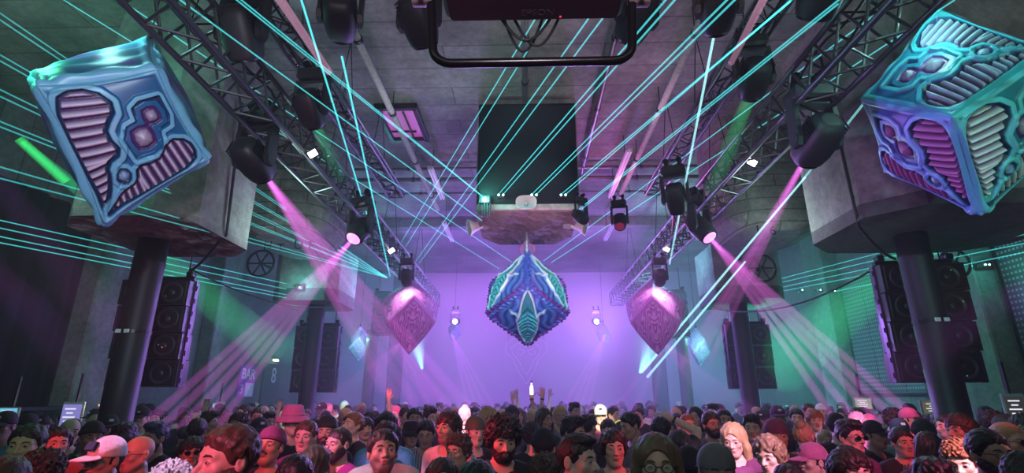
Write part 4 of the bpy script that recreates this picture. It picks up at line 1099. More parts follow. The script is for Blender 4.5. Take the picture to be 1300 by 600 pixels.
# ================================================================== PEOPLE
class Field:
    """smooth-union distance field sampled on a rectilinear grid (finer round the head and hands)"""
    def __init__(s, xs, ys, zs):
        s.ax = [np.asarray(a, np.float32) for a in (xs, ys, zs)]
        s.F = np.full([len(a) for a in s.ax], .6, np.float32)
    def box(s, lo, hi, mg):
        sl = []
        for a, l, h in zip(s.ax, lo, hi):
            i0 = max(0, int(np.searchsorted(a, l - mg)) - 1); i1 = min(len(a), int(np.searchsorted(a, h + mg)) + 1)
            if i1 <= i0: return None
            sl.append(slice(i0, i1))
        return tuple(sl)
    def pts(s, sl):
        X = s.ax[0][sl[0]][:, None, None]; Y = s.ax[1][sl[1]][None, :, None]; Z = s.ax[2][sl[2]][None, None, :]
        return X, Y, Z
    def put(s, sl, d, k, mode):
        f = s.F[sl]
        if mode == 'add':
            if k: h = np.clip(.5 + .5 * (f - d) / k, 0, 1); r = f * (1 - h) + d * h - k * h * (1 - h)
            else: r = np.minimum(f, d)
        else:
            if k: h = np.clip(.5 - .5 * (f + d) / k, 0, 1); r = f * (1 - h) + (-d) * h + k * h * (1 - h)
            else: r = np.maximum(f, -d)
        s.F[sl] = r
    def ell(s, c, r, k=.02, mode='add', T=None):
        R = max(r)
        cc = c if T is None else T(c)
        sl = s.box([v - R for v in cc], [v + R for v in cc], .03 + k)
        if sl is None: return
        X, Y, Z = s.pts(sl)
        if T is not None: X, Y, Z = T.inv(X, Y, Z)
        a, b, e = (X - c[0]) / r[0], (Y - c[1]) / r[1], (Z - c[2]) / r[2]
        k0 = np.sqrt(a * a + b * b + e * e); k1 = np.sqrt((a / r[0]) ** 2 + (b / r[1]) ** 2 + (e / r[2]) ** 2) + 1e-6
        s.put(sl, (k0 * (k0 - 1) / k1).astype(np.float32), k, mode)
    def cap(s, p, q, r0, r1=None, k=.02, mode='add', T=None):
        r1 = r0 if r1 is None else r1
        R = max(r0, r1)
        P, Q = (p, q) if T is None else (T(p), T(q))
        sl = s.box([min(a, b) - R for a, b in zip(P, Q)], [max(a, b) + R for a, b in zip(P, Q)], .03 + k)
        if sl is None: return
        X, Y, Z = s.pts(sl)
        if T is not None: X, Y, Z = T.inv(X, Y, Z)
        d = np.array(q, float) - np.array(p, float); dd = d @ d + 1e-9
        t = np.clip(((X - p[0]) * d[0] + (Y - p[1]) * d[1] + (Z - p[2]) * d[2]) / dd, 0, 1)
        D = np.sqrt((X - p[0] - t * d[0]) ** 2 + (Y - p[1] - t * d[1]) ** 2 + (Z - p[2] - t * d[2]) ** 2) - (r0 + (r1 - r0) * t)
        s.put(sl, D.astype(np.float32), k, mode)
    def mesh(s):
        return nets(s.F, *s.ax)
def nets(F, xs, ys, zs):
    """naive surface nets"""
    S = F < 0
    nx, ny, nz = F.shape
    cnt = np.zeros((nx - 1, ny - 1, nz - 1), np.int8)
    for i in (0, 1):
        for j in (0, 1):
            for k in (0, 1): cnt += S[i:nx - 1 + i, j:ny - 1 + j, k:nz - 1 + k]
    act = (cnt > 0) & (cnt < 8)
    I, J, K = np.nonzero(act)
    acc = np.zeros((len(I), 3)); n = np.zeros(len(I))
    ax = (xs, ys, zs)
    for d in range(3):
        o = [a for a in range(3) if a != d]
        for a in (0, 1):
            for b in (0, 1):
                off = [0, 0, 0]; off[o[0]] = a; off[o[1]] = b
                off2 = list(off); off2[d] = 1
                f0 = F[I + off[0], J + off[1], K + off[2]]; f1 = F[I + off2[0], J + off2[1], K + off2[2]]
                m = (f0 < 0) != (f1 < 0)
                t = np.where(m, f0 / np.where(m, f0 - f1, 1), 0)
                idx = (I, J, K)
                P = np.zeros((len(I), 3))
                for q in range(3):
                    b0 = ax[q][idx[q] + off[q]]
                    P[:, q] = b0 if q != d else b0 + t * (ax[q][idx[q] + 1] - ax[q][idx[q]])
                acc[m] += P[m]; n[m] += 1
    V = acc / np.maximum(n, 1)[:, None]
    ID = np.full(act.shape, -1, np.int64); ID[I, J, K] = np.arange(len(I))
    Q = []
    for d in range(3):
        o1, o2 = (d + 1) % 3, (d + 2) % 3
        A = [slice(None)] * 3; Bs = [slice(None)] * 3
        A[d] = slice(0, -1); Bs[d] = slice(1, None)
        e = S[tuple(A)] != S[tuple(Bs)]
        e_in = np.zeros_like(e); sl = [slice(None)] * 3; sl[o1] = slice(1, -1); sl[o2] = slice(1, -1); e_in[tuple(sl)] = e[tuple(sl)]
        idx = np.stack(np.nonzero(e_in), 1)
        if not len(idx): continue
        def cell(da, db):
            c = idx.copy(); c[:, o1] -= da; c[:, o2] -= db; return ID[c[:, 0], c[:, 1], c[:, 2]]
        q = np.stack([cell(1, 1), cell(0, 1), cell(0, 0), cell(1, 0)], 1)
        flip = ~S[idx[:, 0], idx[:, 1], idx[:, 2]]
        q[flip] = q[flip][:, ::-1]
        Q.append(q)
    Q = np.concatenate(Q); Q = Q[(Q >= 0).all(1)]
    return V, Q
def axis(lo, hi, fine, coarse):
    """grid coordinates from lo to hi; fine: list of (a, b, step)"""
    out = [lo]
    while out[-1] < hi:
        x = out[-1]; st = coarse
        for a, b, s in fine:
            if a <= x < b: st = min(st, s)
            elif x < a < x + st: st = min(st, max(a - x, s))
        out.append(x + st)
    return np.array(out)
class Turn:
    """head turn: local head coordinates (origin at the head's centre) -> body coordinates, pivot in the neck"""
    def __init__(s, yaw, pitch, roll=0., org=(0, .0, 1.632)):
        s.M = np.array(Matrix.Rotation(yaw, 3, 'Z') @ Matrix.Rotation(roll, 3, 'Y') @ Matrix.Rotation(pitch, 3, 'X')); s.o = np.array(org); s.pv = np.array((0, .03, -.10))
    def __call__(s, p): return s.M @ (np.array(p) - s.pv) + s.pv + s.o
    def inv(s, X, Y, Z):
        a, b, c = X - s.o[0] - s.pv[0], Y - s.o[1] - s.pv[1], Z - s.o[2] - s.pv[2]; M = s.M
        return (M[0, 0] * a + M[1, 0] * b + M[2, 0] * c + s.pv[0], M[0, 1] * a + M[1, 1] * b + M[2, 1] * c + s.pv[1], M[0, 2] * a + M[1, 2] * b + M[2, 2] * c + s.pv[2])
    def np(s, V): return (V - s.pv) @ s.M.T + s.pv + s.o
FACEV = {   # width, jaw, nose, brow, chin drop
    'a': dict(w=1.0, jaw=1.0, nose=1.0, brow=1.0), 'b': dict(w=1.05, jaw=1.16, nose=1.15, brow=1.2), 'c': dict(w=.95, jaw=.88, nose=1.1, brow=.9),
    'f': dict(w=.95, jaw=.80, nose=.82, brow=.45), 'g': dict(w=1.0, jaw=.90, nose=.88, brow=.6)}
def head_field(f, T, v):
    p = FACEV[v]; w, jw, ns, bw = p['w'], p['jaw'], p['nose'], p['brow']
    f.ell((0, .014, .030), (.076 * w, .094, .086), .02, T=T)
    f.ell((0, -.020, -.028), (.060 * w, .066, .086), .03, T=T)
    f.ell((0, -.046, -.094), (.030 * jw, .026, .024), .032, T=T)
    for s in (-1, 1):
        f.cap((s * .052 * jw * w, .004, -.050), (s * .020 * jw, -.050, -.096), .017, .017, .03, T=T)
        f.ell((s * .044 * w, -.056, -.022), (.019, .018, .018), .02, T=T)
        f.cap((s * .046, -.066, .020), (s * .012, -.080, .018), .009 * (.5 + .5 * bw), .008, .016, T=T)
    for s in (-1, 1): f.ell((s * .032, -.090, .001), (.018, .017, .0125), .012, 'sub', T=T)
    f.cap((0, -.076, .012), (0, -.092 - .012 * ns, -.030), .0075, .0115, .010, T=T)
    for s in (-1, 1): f.ell((s * .0125, -.088, -.034), (.0095, .010, .008), .006, T=T)
    f.ell((0, -.083, -.0565), (.023, .0105, .0068), .006, T=T); f.ell((0, -.081, -.0690), (.020, .0110, .0078), .005, T=T)
    f.ell((0, -.0955, -.0628), (.024, .0085, .0026), .003, 'sub', T=T)
    f.ell((0, -.086, -.0785), (.016, .006, .005), .006, 'sub', T=T)
    for s in (-1, 1):
        f.ell((s * .032, -.0715, .001), (.0150, .0135, .0120), .003, T=T)
        f.ell((s * .079 * w, .016, -.006), (.011, .020, .032), .006, T=T); f.ell((s * .090 * w, .010, -.002), (.007, .010, .018), .004, 'sub', T=T)
SH_Z = 1.395
def arm_chain(side, pose):
    s = side
    if pose == 'down': return [(s * .178, .03, SH_Z), (s * .225, .055, 1.12), (s * .225, -.035, .875)], (0, -.25, -.97)
    if pose == 'up': return [(s * .178, .03, SH_Z + .03), (s * .245, -.04, 1.66), (s * .20, -.05, 1.915)], (0, -.05, 1)
    if pose == 'upwide': return [(s * .178, .03, SH_Z + .03), (s * .33, -.02, 1.62), (s * .36, -.06, 1.88)], (s * .1, -.05, 1)
    if pose == 'fore': return [(s * .178, .02, SH_Z), (s * .215, -.06, 1.14), (s * .17, -.26, 1.34)], (0, -.35, .95)
    if pose == 'over': return [(s * .178, .03, SH_Z + .02), (s * .33, -.06, 1.62), (s * .10, -.08, 1.74)], (-s * 1, -.05, .08)
def hand_field(f, wrist, d, side, curl=.25, r=1.0, shape='open'):
    """palm, four unequal bent fingers, thumb from the side of the palm"""
    d = Vector(d).normalized(); w = Vector(wrist)
    ref = Vector((0, -1, 0)) if abs(d.y) < .8 else Vector((0, 0, 1))
    if abs(d.x) > .8: ref = Vector((0, -1, 0))
    n = (ref - d * ref.dot(d)).normalized()      # palm normal
    a = d.cross(n) * (1 if side > 0 else -1)     # towards the thumb side flips with the hand
    for q in (-1, -.33, .33, 1): f.cap(w + d * .012 + a * q * .018, w + d * .088 + a * q * .030, .0125, .0115, .012)
    L = (.062, .075, .080, .070)
    for i, q in enumerate((-1, -.33, .33, 1)):
        b0 = w + d * .090 + a * q * .030; sp = a * q * (.12 if shape == 'open' else .05)
        c = curl * (1 if shape == 'open' else 1)
        if shape == 'point' and i < 2: c = 1.9
        d1 = (d + sp + n * c * .5).normalized(); d2 = (d + sp + n * c * 1.6).normalized()
        b1 = b0 + d1 * L[i] * .5; b2 = b1 + d2 * L[i] * .5
        f.cap(b0, b1, .0098, .0090, .003); f.cap(b1, b2, .0088, .0074, .002)
    t0 = w + d * .028 + a * .032 + n * .004; t1 = t0 + (d * .55 + a * .75 + n * .25).normalized() * .038; t2 = t1 + (d * .85 + a * .35 + n * .3).normalized() * .034
    f.cap(t0, t1, .0125, .0108, .010); f.cap(t1, t2, .0100, .0082, .003)
def limb_field(f, chain, inflate=0., k=.03, upto=1.0):
    a, b, c = chain
    f.cap(a, b, .052 + inflate, .041 + inflate, k)
    if upto >= 1: f.cap(b, c, .043 + inflate, .027 + inflate, .015)
def torso_field(f, fem, g=0.):
    f.ell((0, .025, 1.29), (.160 - .012 * fem + g, .108 + g, .19), .03)
    f.ell((0, .02, 1.09), (.140 - .015 * fem + g, .100 + g, .17), .05)
    f.ell((0, .025, .94), (.162 + g, .112 + g, .12), .05)
    for s in (-1, 1):
        f.cap((s * .05, .035, 1.425), (s * (.150 - .012 * fem), .032, 1.400), .055 + g, .056 + g, .04)
        f.cap((0, .042, 1.475), (s * .115, .04, 1.435), .038 + g * .6, .035 + g, .03)
        if fem: f.ell((s * .075, -.062, 1.275), (.062, .055, .060), .04)
def legs_field(f, g=0., foot=True):
    for s in (-1, 1):
        f.cap((s * .085, .02, .90), (s * .10, .01, .50), .086 + g, .056 + g, .03)
        f.cap((s * .10, .01, .50), (s * .105, .04, .09), .055 + g, .037 + g, .02); f.ell((s * .102, .045, .36), (.050 + g, .055 + g, .13), .03)
        if foot: f.cap((s * .105, .055, .045), (s * .115, -.125, .032), .040 + g, .033 + g, .02)
POSES = {'down': ('down', 'down'), 'raiseR': ('down', 'up'), 'raiseL': ('up', 'down'), 'both': ('upwide', 'upwide'), 'forward': ('fore', 'down'), 'over': ('over', 'down'), 'overL': ('down', 'over')}
LIP = {}
BODY = {}
def body_meshes(face, pose, hy, hp):
    """(body, shirt, trousers, shoe meshes, head transform) — shared by everyone with this build"""
    key = (face, pose, hy, hp)
    if key in BODY: return BODY[key]
    fem = 1. if face in 'fg' else 0.
    T = Turn(math.radians(hy), math.radians(hp), 0.)
    ch = [arm_chain(-1, POSES[pose][0]), arm_chain(1, POSES[pose][1])]
    hs = []
    for (c, d), sd in zip(ch, (-1, 1)): hs.append(Vector(c[2]) + Vector(d).normalized() * .08)
    fx, fy, fz = [(-.105, .105, .0052)], [(-.135, .118, .0052)], [(1.49, 1.765, .0052)]
    for h in hs:
        st = .0085 if h.z < 1.2 else .0065
        fx.append((h.x - .085, h.x + .085, st)); fy.append((h.y - .075, h.y + .075, max(st, .0085) if h.z < 1.2 else st)); fz.append((h.z - .115, h.z + .125, st))
    mx = max(.31, max(abs(h.x) for h in hs) + .13)
    f = Field(axis(-mx, mx, fx, .0165), axis(min(-.21, min(h.y for h in hs) - .12), .19, fy, .0165), axis(-.012, max(1.77, max(h.z for h in hs) + .17), fz, .0175))
    torso_field(f, fem); legs_field(f)
    for c, d in ch: limb_field(f, c)
    nk = T((0, .030, -.085))
    f.cap((0, .045, 1.42), tuple(nk), .060 - .008 * fem, .053 - .007 * fem, .025)
    head_field(f, T, face)
    for (c, d), sd in zip(ch, (-1, 1)):
        hand_field(f, c[2], d, sd, .35 if c[2][2] < 1.2 else .22)
    V, Q = f.mesh()
    me = bpy.data.meshes.new('body'); me.from_pydata(V.tolist(), [], Q.tolist()); me.update(); me.shade_smooth()
    # the lips' own colour, as a mask in head coordinates
    H = np.stack(T.inv(V[:, 0], V[:, 1], V[:, 2]), 1)
    lip = np.exp(-((H[:, 0] / .021) ** 4) - ((H[:, 2] + .0628) / .0115) ** 4) * (H[:, 1] < -.070)
    at = me.attributes.new('lip', 'FLOAT', 'POINT'); at.data.foreach_set('value', lip.astype(np.float32))
    bd = np.clip((-.030 + .0 - H[:, 2]) / .02, 0, 1) * np.clip((.02 - H[:, 1]) / .02, 0, 1) * np.clip((H[:, 2] + .125) / .01, 0, 1) * (1 - np.exp(-(H[:, 0] / .024) ** 4 - ((H[:, 2] + .064) / .014) ** 4) * .9)
    cheek = np.clip((np.abs(H[:, 0]) * .75 - .062 - H[:, 2]) / .012, 0, 1); bd = bd * np.where(H[:, 1] < -.03, cheek, 1)
    a2 = me.attributes.new('stubble', 'FLOAT', 'POINT'); a2.data.foreach_set('value', bd.astype(np.float32))
    # clothes: shells a finger's breadth off the body, closed, cut at neck, cuffs, waist and hems
    def clothes(lo, hi, fill, cut, step=.017):
        g = Field(axis(-mx - .03, mx + .03, [], step), axis(min(-.20, min(c[0][2][1] for c in ch) - .06), .20, [], step), axis(lo, hi, [], step))
        fill(g); X, Y, Z = g.pts((slice(None),) * 3)
        g.F = np.maximum(g.F, cut(X, Y, Z)).astype(np.float32); return g.mesh()
    out = [me]
    for long in (0, 1):
        def fill(g, long=long):
            torso_field(g, fem, .016)
            for c, d in ch:
                c = [Vector(q) for q in c]
                if long: limb_field(g, c, .013)
                else: g.cap(c[0], c[0].lerp(c[1], .62), .070, .066, .03)
        def cut(X, Y, Z):
            neck = (Z - (1.455 + .35 * (Y - .03))) * 1.0
            col = .078 - np.sqrt(X ** 2 + (Y - .022) ** 2)          # only round the neck
            return np.maximum(np.minimum(neck, col + 0 * Z + .0) , .86 - Z + 0 * X) + 0 * Y
        v, q = clothes(.84, max(1.56, max(c[0][1][2] for c in ch) + .12, *( [c[0][2][2] + .06 for c in ch] if long else [0])), fill, cut)
        m2 = bpy.data.meshes.new('shirt'); m2.from_pydata(v.tolist(), [], q.tolist()); m2.update(); m2.shade_smooth(); out.append(m2)
    v, q = clothes(.05, 1.02, lambda g: (legs_field(g, .016, False), g.ell((0, .025, .94), (.176, .126, .12), .05)), lambda X, Y, Z: np.maximum(np.maximum(Z - .985, .075 - Z) + 0 * X, -1) + 0 * Y, .018)
    m3 = bpy.data.meshes.new('trousers'); m3.from_pydata(v.tolist(), [], q.tolist()); m3.update(); m3.shade_smooth(); out.append(m3)
    g = Field(axis(.03, .20, [], .012), axis(-.20, .13, [], .012), axis(-.008, .13, [], .012))
    g.cap((.105, .055, .05), (.115, -.13, .040), .048, .042, .02); g.cap((.105, .05, .05), (.105, .045, .11), .048, .045, .02)
    X, Y, Z = g.pts((slice(None),) * 3); g.F = np.maximum(g.F, np.maximum(.0005 - Z, Z - .105) + 0 * X + 0 * Y).astype(np.float32); v, q = g.mesh()
    for s in (1, -1):
        vv = v * np.array((s, 1, 1)); qq = q if s > 0 else q[:, ::-1]
        m4 = bpy.data.meshes.new('shoe'); m4.from_pydata(vv.tolist(), [], qq.tolist()); m4.update(); m4.shade_smooth(); out.append(m4)
    BODY[key] = (out, T)
    return BODY[key]
# ---- things of the head, in head coordinates, shared per style
HEADGEAR = {}
def hair_noise(X, Y, Z, fr, am, seed=0.):
    return am * (np.sin(X * fr + 2.1 * np.sin(Z * fr * .8 + seed)) * np.sin(Y * fr * 1.1 + seed + 1.7 * np.sin(X * fr * .6)) + .6 * np.sin(Z * fr * 1.6 + 2 * np.sin(Y * fr)) * np.sin(X * fr * 1.9 + seed))
def head_grid(lo, hi, st): return Field(axis(lo[0], hi[0], [], st), axis(lo[1], hi[1], [], st), axis(lo[2], hi[2], [], st))
def gear_mesh(style):
    if style in HEADGEAR: return HEADGEAR[style]
    st = .0058
    def cran(g, t): g.ell((0, .014, .030), (.078 + t, .096 + t, .088 + t), 0)
    def hairline(X, Y, Z, hi=.058, side=-.022):
        y = np.array([-.14, -.085, -.062, -.045, -.02, .012, .030, .055, .12]); z = np.array([hi, hi, hi - .012, hi - .03, side, side - .004, .012, -.072, -.085])
        return np.interp(Y, y, z) + 0 * X
    def solid(g, name):
        v, q = g.mesh(); me = bpy.data.meshes.new(name); me.from_pydata(v.tolist(), [], q.tolist()); me.update(); me.shade_smooth(); return me
    out = []
    if style in ('short', 'crop', 'quiff', 'curly', 'wavy', 'undercut', 'bigcurl', 'fringe', 'bun', 'receding'):
        t = dict(short=.013, crop=.004, quiff=.009, curly=.022, wavy=.014, undercut=.003, bigcurl=.034, fringe=.014, bun=.010, receding=.006)[style]
        g = head_grid((-.135, -.15, -.12), (.135, .165, .20), .0048); cran(g, 0); X, Y, Z = g.pts((slice(None),) * 3)
        if style == 'quiff': g.ell((0, -.048, .100), (.054, .046, .028), .02); g.ell((0, .015, .104), (.062, .078, .026), .02)
        if style == 'undercut': g.ell((0, -.008, .096), (.064, .088, .030), .012)
        if style == 'bun': g.ell((0, .085, .105), (.038, .036, .036), .01)
        if style in ('wavy', 'fringe'): 
            for s in (-1, 1): g.ell((s * .064, .02, .01), (.022, .062, .062), .02)
        soft = dict(curly=.9, bigcurl=.9, wavy=.75, fringe=.6).get(style, 0)
        am = dict(curly=.011, bigcurl=.016, wavy=.006, quiff=.003, fringe=.003).get(style, .0022); fr = dict(curly=120, bigcurl=95, wavy=70, quiff=110, fringe=140).get(style, 150)
        hl = hairline(X, Y, Z, dict(fringe=.030, receding=.088, bigcurl=.045, wavy=.048).get(style, .058), dict(wavy=-.05, bigcurl=-.045).get(style, -.022)) + .010 * np.sin(X * 60) * (style in ('fringe', 'wavy'))
        hl = hl + .006 * np.sin(X * 95 + 1.3) * np.sin(X * 41) + .003 * np.sin(X * 230)
        # thin at the hairline and over the temples, full on the crown; locks run front to back
        grow = np.clip((Z - hl) / .045, 0, 1); grow = grow * grow * (3 - 2 * grow); grow = np.maximum(grow, soft)
        lock = np.sin(X * 165 + 2.2 * np.sin(Y * 34) + 1.2 * np.sin(Z * 60)) * (.0026 if style not in ('crop', 'receding') else .0008)
        F = g.F - t * grow + hair_noise(X, Y, Z, fr, am) * (.35 + .65 * grow) + lock * (.3 + .7 * grow)
        g.F = np.maximum(F, (hl - Z) * .9).astype(np.float32); out.append(('hair', solid(g, 'hair'), 'hair'))
    if style in ('long', 'longpart', 'shoulder'):
        dz = -.24 if style != 'shoulder' else -.13
        g = head_grid((-.14, -.15, dz - .06), (.14, .17, .16), .0066); cran(g, .013); X, Y, Z = g.pts((slice(None),) * 3)
        g.ell((0, .062, -.06), (.090, .062, .15 if style != 'shoulder' else .11), .03)
        for s in (-1, 1):
            g.cap((s * .070, .0, .05), (s * .088, .0, -.06), .026, .030, .03); g.cap((s * .088, .0, -.06), (s * .085, .01, dz), .032, .028, .02)
        F = g.F + .004 * np.sin(X * 150 + 3 * np.sin(Z * 25)) * np.sin(Y * 110)
        face = np.sqrt((X / .062) ** 2 + ((Y + .10) / .085) ** 2 + ((Z + .030) / .098) ** 2) - 1
        inner = np.sqrt((X / .060) ** 2 + ((Y - .03) / .055) ** 2) - 1                          # room for the neck
        F = np.maximum(F, -face * .06); F = np.where(Z < -.09, np.maximum(F, -inner * .05), F)
        if style == 'longpart': F = np.maximum(F, -(np.sqrt(X ** 2 + (Z - .135) ** 2) - .010) + np.maximum(0, Y - .02) * 2)
        g.F = F.astype(np.float32); out.append(('hair', solid(g, 'hair'), 'hair'))
    if style in ('cap', 'capback', 'trucker'):
        s = -1 if style == 'capback' else 1
        g = head_grid((-.12, -.215, -.03), (.12, .215, .16), st); g.ell((0, .014, .034), (.088, .106, .098), 0); g.ell((0, .010, .06), (.080, .096, .082), .02)
        X, Y, Z = g.pts((slice(None),) * 3)
        low = .022 + .10 * (Y * s + .02) * (-.35)
        g.F = np.maximum(g.F, (low - Z) + 0 * X).astype(np.float32)
        seam = np.abs(np.sin(np.arctan2(X, Y) * 3)) ; g.F = (g.F + .0022 * np.exp(-(seam / .10) ** 2)).astype(np.float32)
        out.append(('cap_crown', solid(g, 'cap_crown'), 'hat'))
        g = head_grid((-.11, -.23, -.03), (.11, .23, .10), .005); X, Y, Z = g.pts((slice(None),) * 3)
        yy = Y * s
        R = np.sqrt((X / .083) ** 2 + ((yy + .085) / .100) ** 2) - 1
        zc = .034 - 2.3 * X ** 2 + .22 * (yy + .09)
        g.F = np.maximum(np.maximum(R * .08, np.abs(Z - zc) - .0052), yy + .072).astype(np.float32)
        out.append(('cap_brim', solid(g, 'cap_brim'), 'brim'))
        m = MB().lathe([(.010, -.003), (.012, .002), (.006, .005)], 12, c=(0, .012, .131)); me = bpy.data.meshes.new('cap_button'); me.from_pydata(m.v, [], m.f); out.append(('cap_button', me, 'brim'))
        if style != 'capback':
            big = style == 'trucker'; m = MB().box((0, -.092 if big else -.098, .088 if big else .082), (.075 if big else .040, .022 if big else .008, .052 if big else .026), Matrix.Rotation(-.42, 3, 'X'), bev=.003); me = bpy.data.meshes.new('cap_badge'); me.from_pydata(m.v, [], m.f); out.append(('cap_badge', me, 'badge'))
        g = head_grid((-.11, -.02, -.10), (.11, .14, .06), st); cran(g, .006); X, Y, Z = g.pts((slice(None),) * 3)
        g.F = np.maximum(g.F, hairline(X, Y, Z) - Z).astype(np.float32); out.append(('hair', solid(g, 'hair'), 'hair'))
    if style == 'beanie':
        g = head_grid((-.125, -.14, -.04), (.125, .15, .18), st); g.ell((0, .016, .040), (.092, .110, .106), 0); X, Y, Z = g.pts((slice(None),) * 3)
        fold = .0055 * (1 / (1 + np.exp((Z - .062 + .10 * Y) / .003))); kn = .0022 * np.sin(np.arctan2(X, Y - .014) * 46)
        g.F = np.maximum(g.F - fold + kn, (.024 - .20 * (Y) - Z) + 0 * X).astype(np.float32); out.append(('beanie_knit', solid(g, 'beanie_knit'), 'hat'))
        g = head_grid((-.11, -.02, -.10), (.11, .14, .06), st); cran(g, .006); X, Y, Z = g.pts((slice(None),) * 3)
        g.F = np.maximum(g.F, hairline(X, Y, Z) - Z).astype(np.float32); out.append(('hair', solid(g, 'hair'), 'hair'))
    if style == 'bucket':
        prof_o = [(.150, -.012), (.154, -.008), (.118, .036), (.100, .040), (.094, .085), (.082, .128), (.060, .140), (.012, .142)]
        m = MB().lathe([(.092, .030)] + [(.140, -.016)] + prof_o, 30, c=(0, .012, .012)); m.v = [(x, y * 1.16 - .002, z) for x, y, z in m.v]
        me = bpy.data.meshes.new('hat_shell'); me.from_pydata(m.v, [], m.f); me.shade_smooth(); out.append(('hat_shell', me, 'hat'))
        m = MB().lathe([(.1005, .042), (.104, .046), (.102, .060), (.096, .064)], 30, c=(0, .012, .012)); m.v = [(x, y * 1.16 - .002, z) for x, y, z in m.v]
        me = bpy.data.meshes.new('hat_band'); me.from_pydata(m.v, [], m.f); me.shade_smooth(); out.append(('hat_band', me, 'brim'))
        g = head_grid((-.11, -.02, -.10), (.11, .14, .06), st); cran(g, .008); X, Y, Z = g.pts((slice(None),) * 3)
        g.F = np.maximum(g.F, hairline(X, Y, Z) - Z).astype(np.float32); out.append(('hair', solid(g, 'hair'), 'hair'))
    if style in ('beard', 'goatee', 'moustache'):
        g = head_grid((-.085, -.13, -.145), (.085, .05, .0), .005); X, Y, Z = g.pts((slice(None),) * 3)
        t = .009 if style == 'beard' else .006
        g.ell((0, -.020, -.028), (.060 + t, .066 + t, .086 + t), .0); g.ell((0, -.048, -.096), (.032 + t, .028 + t, .026 + t), .032)
        for s in (-1, 1): g.cap((s * .052, .004, -.050), (s * .020, -.050, -.096), .017 + t, .017 + t, .03)
        g.cap((-.022, -.084, -.050), (.022, -.084, -.050), .0085, .0085, .008)
        F = g.F + .0016 * np.sin(X * 260) * np.sin(Z * 230)
        mouth = np.sqrt((X / .023) ** 2 + ((Z + .0635) / .0115) ** 2) - 1
        cheek = -np.interp(np.abs(X) + 0 * Y + 0 * Z, [0, .02, .045, .066, .09], [-.043, -.044, -.056, -.020, .0]) + Z
        if style == 'goatee': cheek = np.maximum(cheek, np.abs(X) - .034)
        if style == 'moustache': cheek = np.maximum(cheek, np.maximum(np.abs(X) - .030, -.0595 - Z))
        F = np.maximum(np.maximum(F, cheek), np.maximum(-mouth * .012, Y - .022 + 0 * X))
        g.F = F.astype(np.float32); out.append((style if style == 'moustache' else 'beard', solid(g, 'beard'), 'hair'))
    if style in ('glasses', 'shades'):
        m = MB(); lens = []
        for s in (-1, 1):
            ln = MB(); lens.append(ln)
            rim = [(s * .034 + .0215 * math.cos(a), -.1025 + .012 * abs(math.cos(a) * s * 1.0 + .2) * 0 + .05 * abs(.034 * s + .0215 * math.cos(a)) ** 1.0 * .35, .0 + .0175 * math.sin(a)) for a in np.linspace(0, 2 * PI, 22, endpoint=False)]
            m.path(rim, .0021, 6, closed=True)
            m.path([(s * .056, -.099, .004), (s * .074, -.075, .006), (s * .082, .0, .004), (s * .084, .025, -.008)], .0022, 6)
            c = [(x, y + .0008, z) for x, y, z in rim]; n = len(c); ln.add(c + [(x, y - .0025, z) for x, y, z in c], [tuple(range(n)), tuple(range(2 * n - 1, n - 1, -1))] + [(i, (i + 1) % n, n + (i + 1) % n, n + i) for i in range(n)])
        m.path([(-.013, -.102, .003), (0, -.105, .006), (.013, -.102, .003)], .0022, 6)
        me = bpy.data.meshes.new('glasses_frame'); me.from_pydata(m.v, [], m.f); me.shade_smooth(); out.append(('glasses_frame', me, 'frame'))
        for ln in lens:
            nm = 'sunglasses_lens' if style == 'shades' else 'glasses_lens'
            me = bpy.data.meshes.new(nm); me.from_pydata(ln.v, [], ln.f); out.append((nm, me, 'shade' if style == 'shades' else 'clear'))
    if style == 'eyes':
        for s in (-1, 1):
            # almond opening between the lids: a lens-shaped patch of the eyeball
            n1, n2 = 17, 7; vs, fs = [], []
            for bk in (0, 1):
                for i in range(n1):
                    t = -1 + 2 * i / (n1 - 1); up_, lo_ = .0056 * (1 - t * t) + .0002, -.0042 * (1 - t * t) - .0002
                    for j in range(n2):
                        x, z = .0132 * t, lo_ + (up_ - lo_) * j / (n2 - 1) + .0010 * t * s
                        y = -.0715 - .0146 * math.sqrt(max(0, 1 - (x / .0165) ** 2 - (z / .0135) ** 2)) + (.004 if bk else 0)
                        vs.append((s * .032 + x, y, .001 + z))
            q = lambda b, i, j: b * n1 * n2 + i * n2 + j
            for i in range(n1 - 1):
                for j in range(n2 - 1): fs += [(q(0, i, j), q(0, i + 1, j), q(0, i + 1, j + 1), q(0, i, j + 1)), (q(1, i, j), q(1, i, j + 1), q(1, i + 1, j + 1), q(1, i + 1, j))]
                for j in (0, n2 - 1): fs.append((q(0, i, j), q(1, i, j), q(1, i + 1, j), q(0, i + 1, j)))
            m = MB().add(vs, fs); me = bpy.data.meshes.new('eye'); me.from_pydata(m.v, [], m.f); me.shade_smooth()
            r = np.array([math.hypot(v[0] - s * .032, v[2] - .0012) for v in m.v]); at = me.attributes.new('iris', 'FLOAT', 'POINT'); at.data.foreach_set('value', np.clip((.0064 - r) / .0014, 0, 1).astype(np.float32))
            out.append(('eye', me, 'eye'))
    if style == 'brows':
        for s in (-1, 1):
            m = MB().path([(s * .012, -.0865, .0195), (s * .025, -.0865, .0255), (s * .040, -.0795, .0245), (s * .049, -.0715, .0185)], [.0035, .0046, .0040, .0022], 8)
            me = bpy.data.meshes.new('eyebrow'); me.from_pydata(m.v, [], m.f); me.shade_smooth(); out.append(('eyebrow', me, 'hair'))
    HEADGEAR[style] = out
    return out
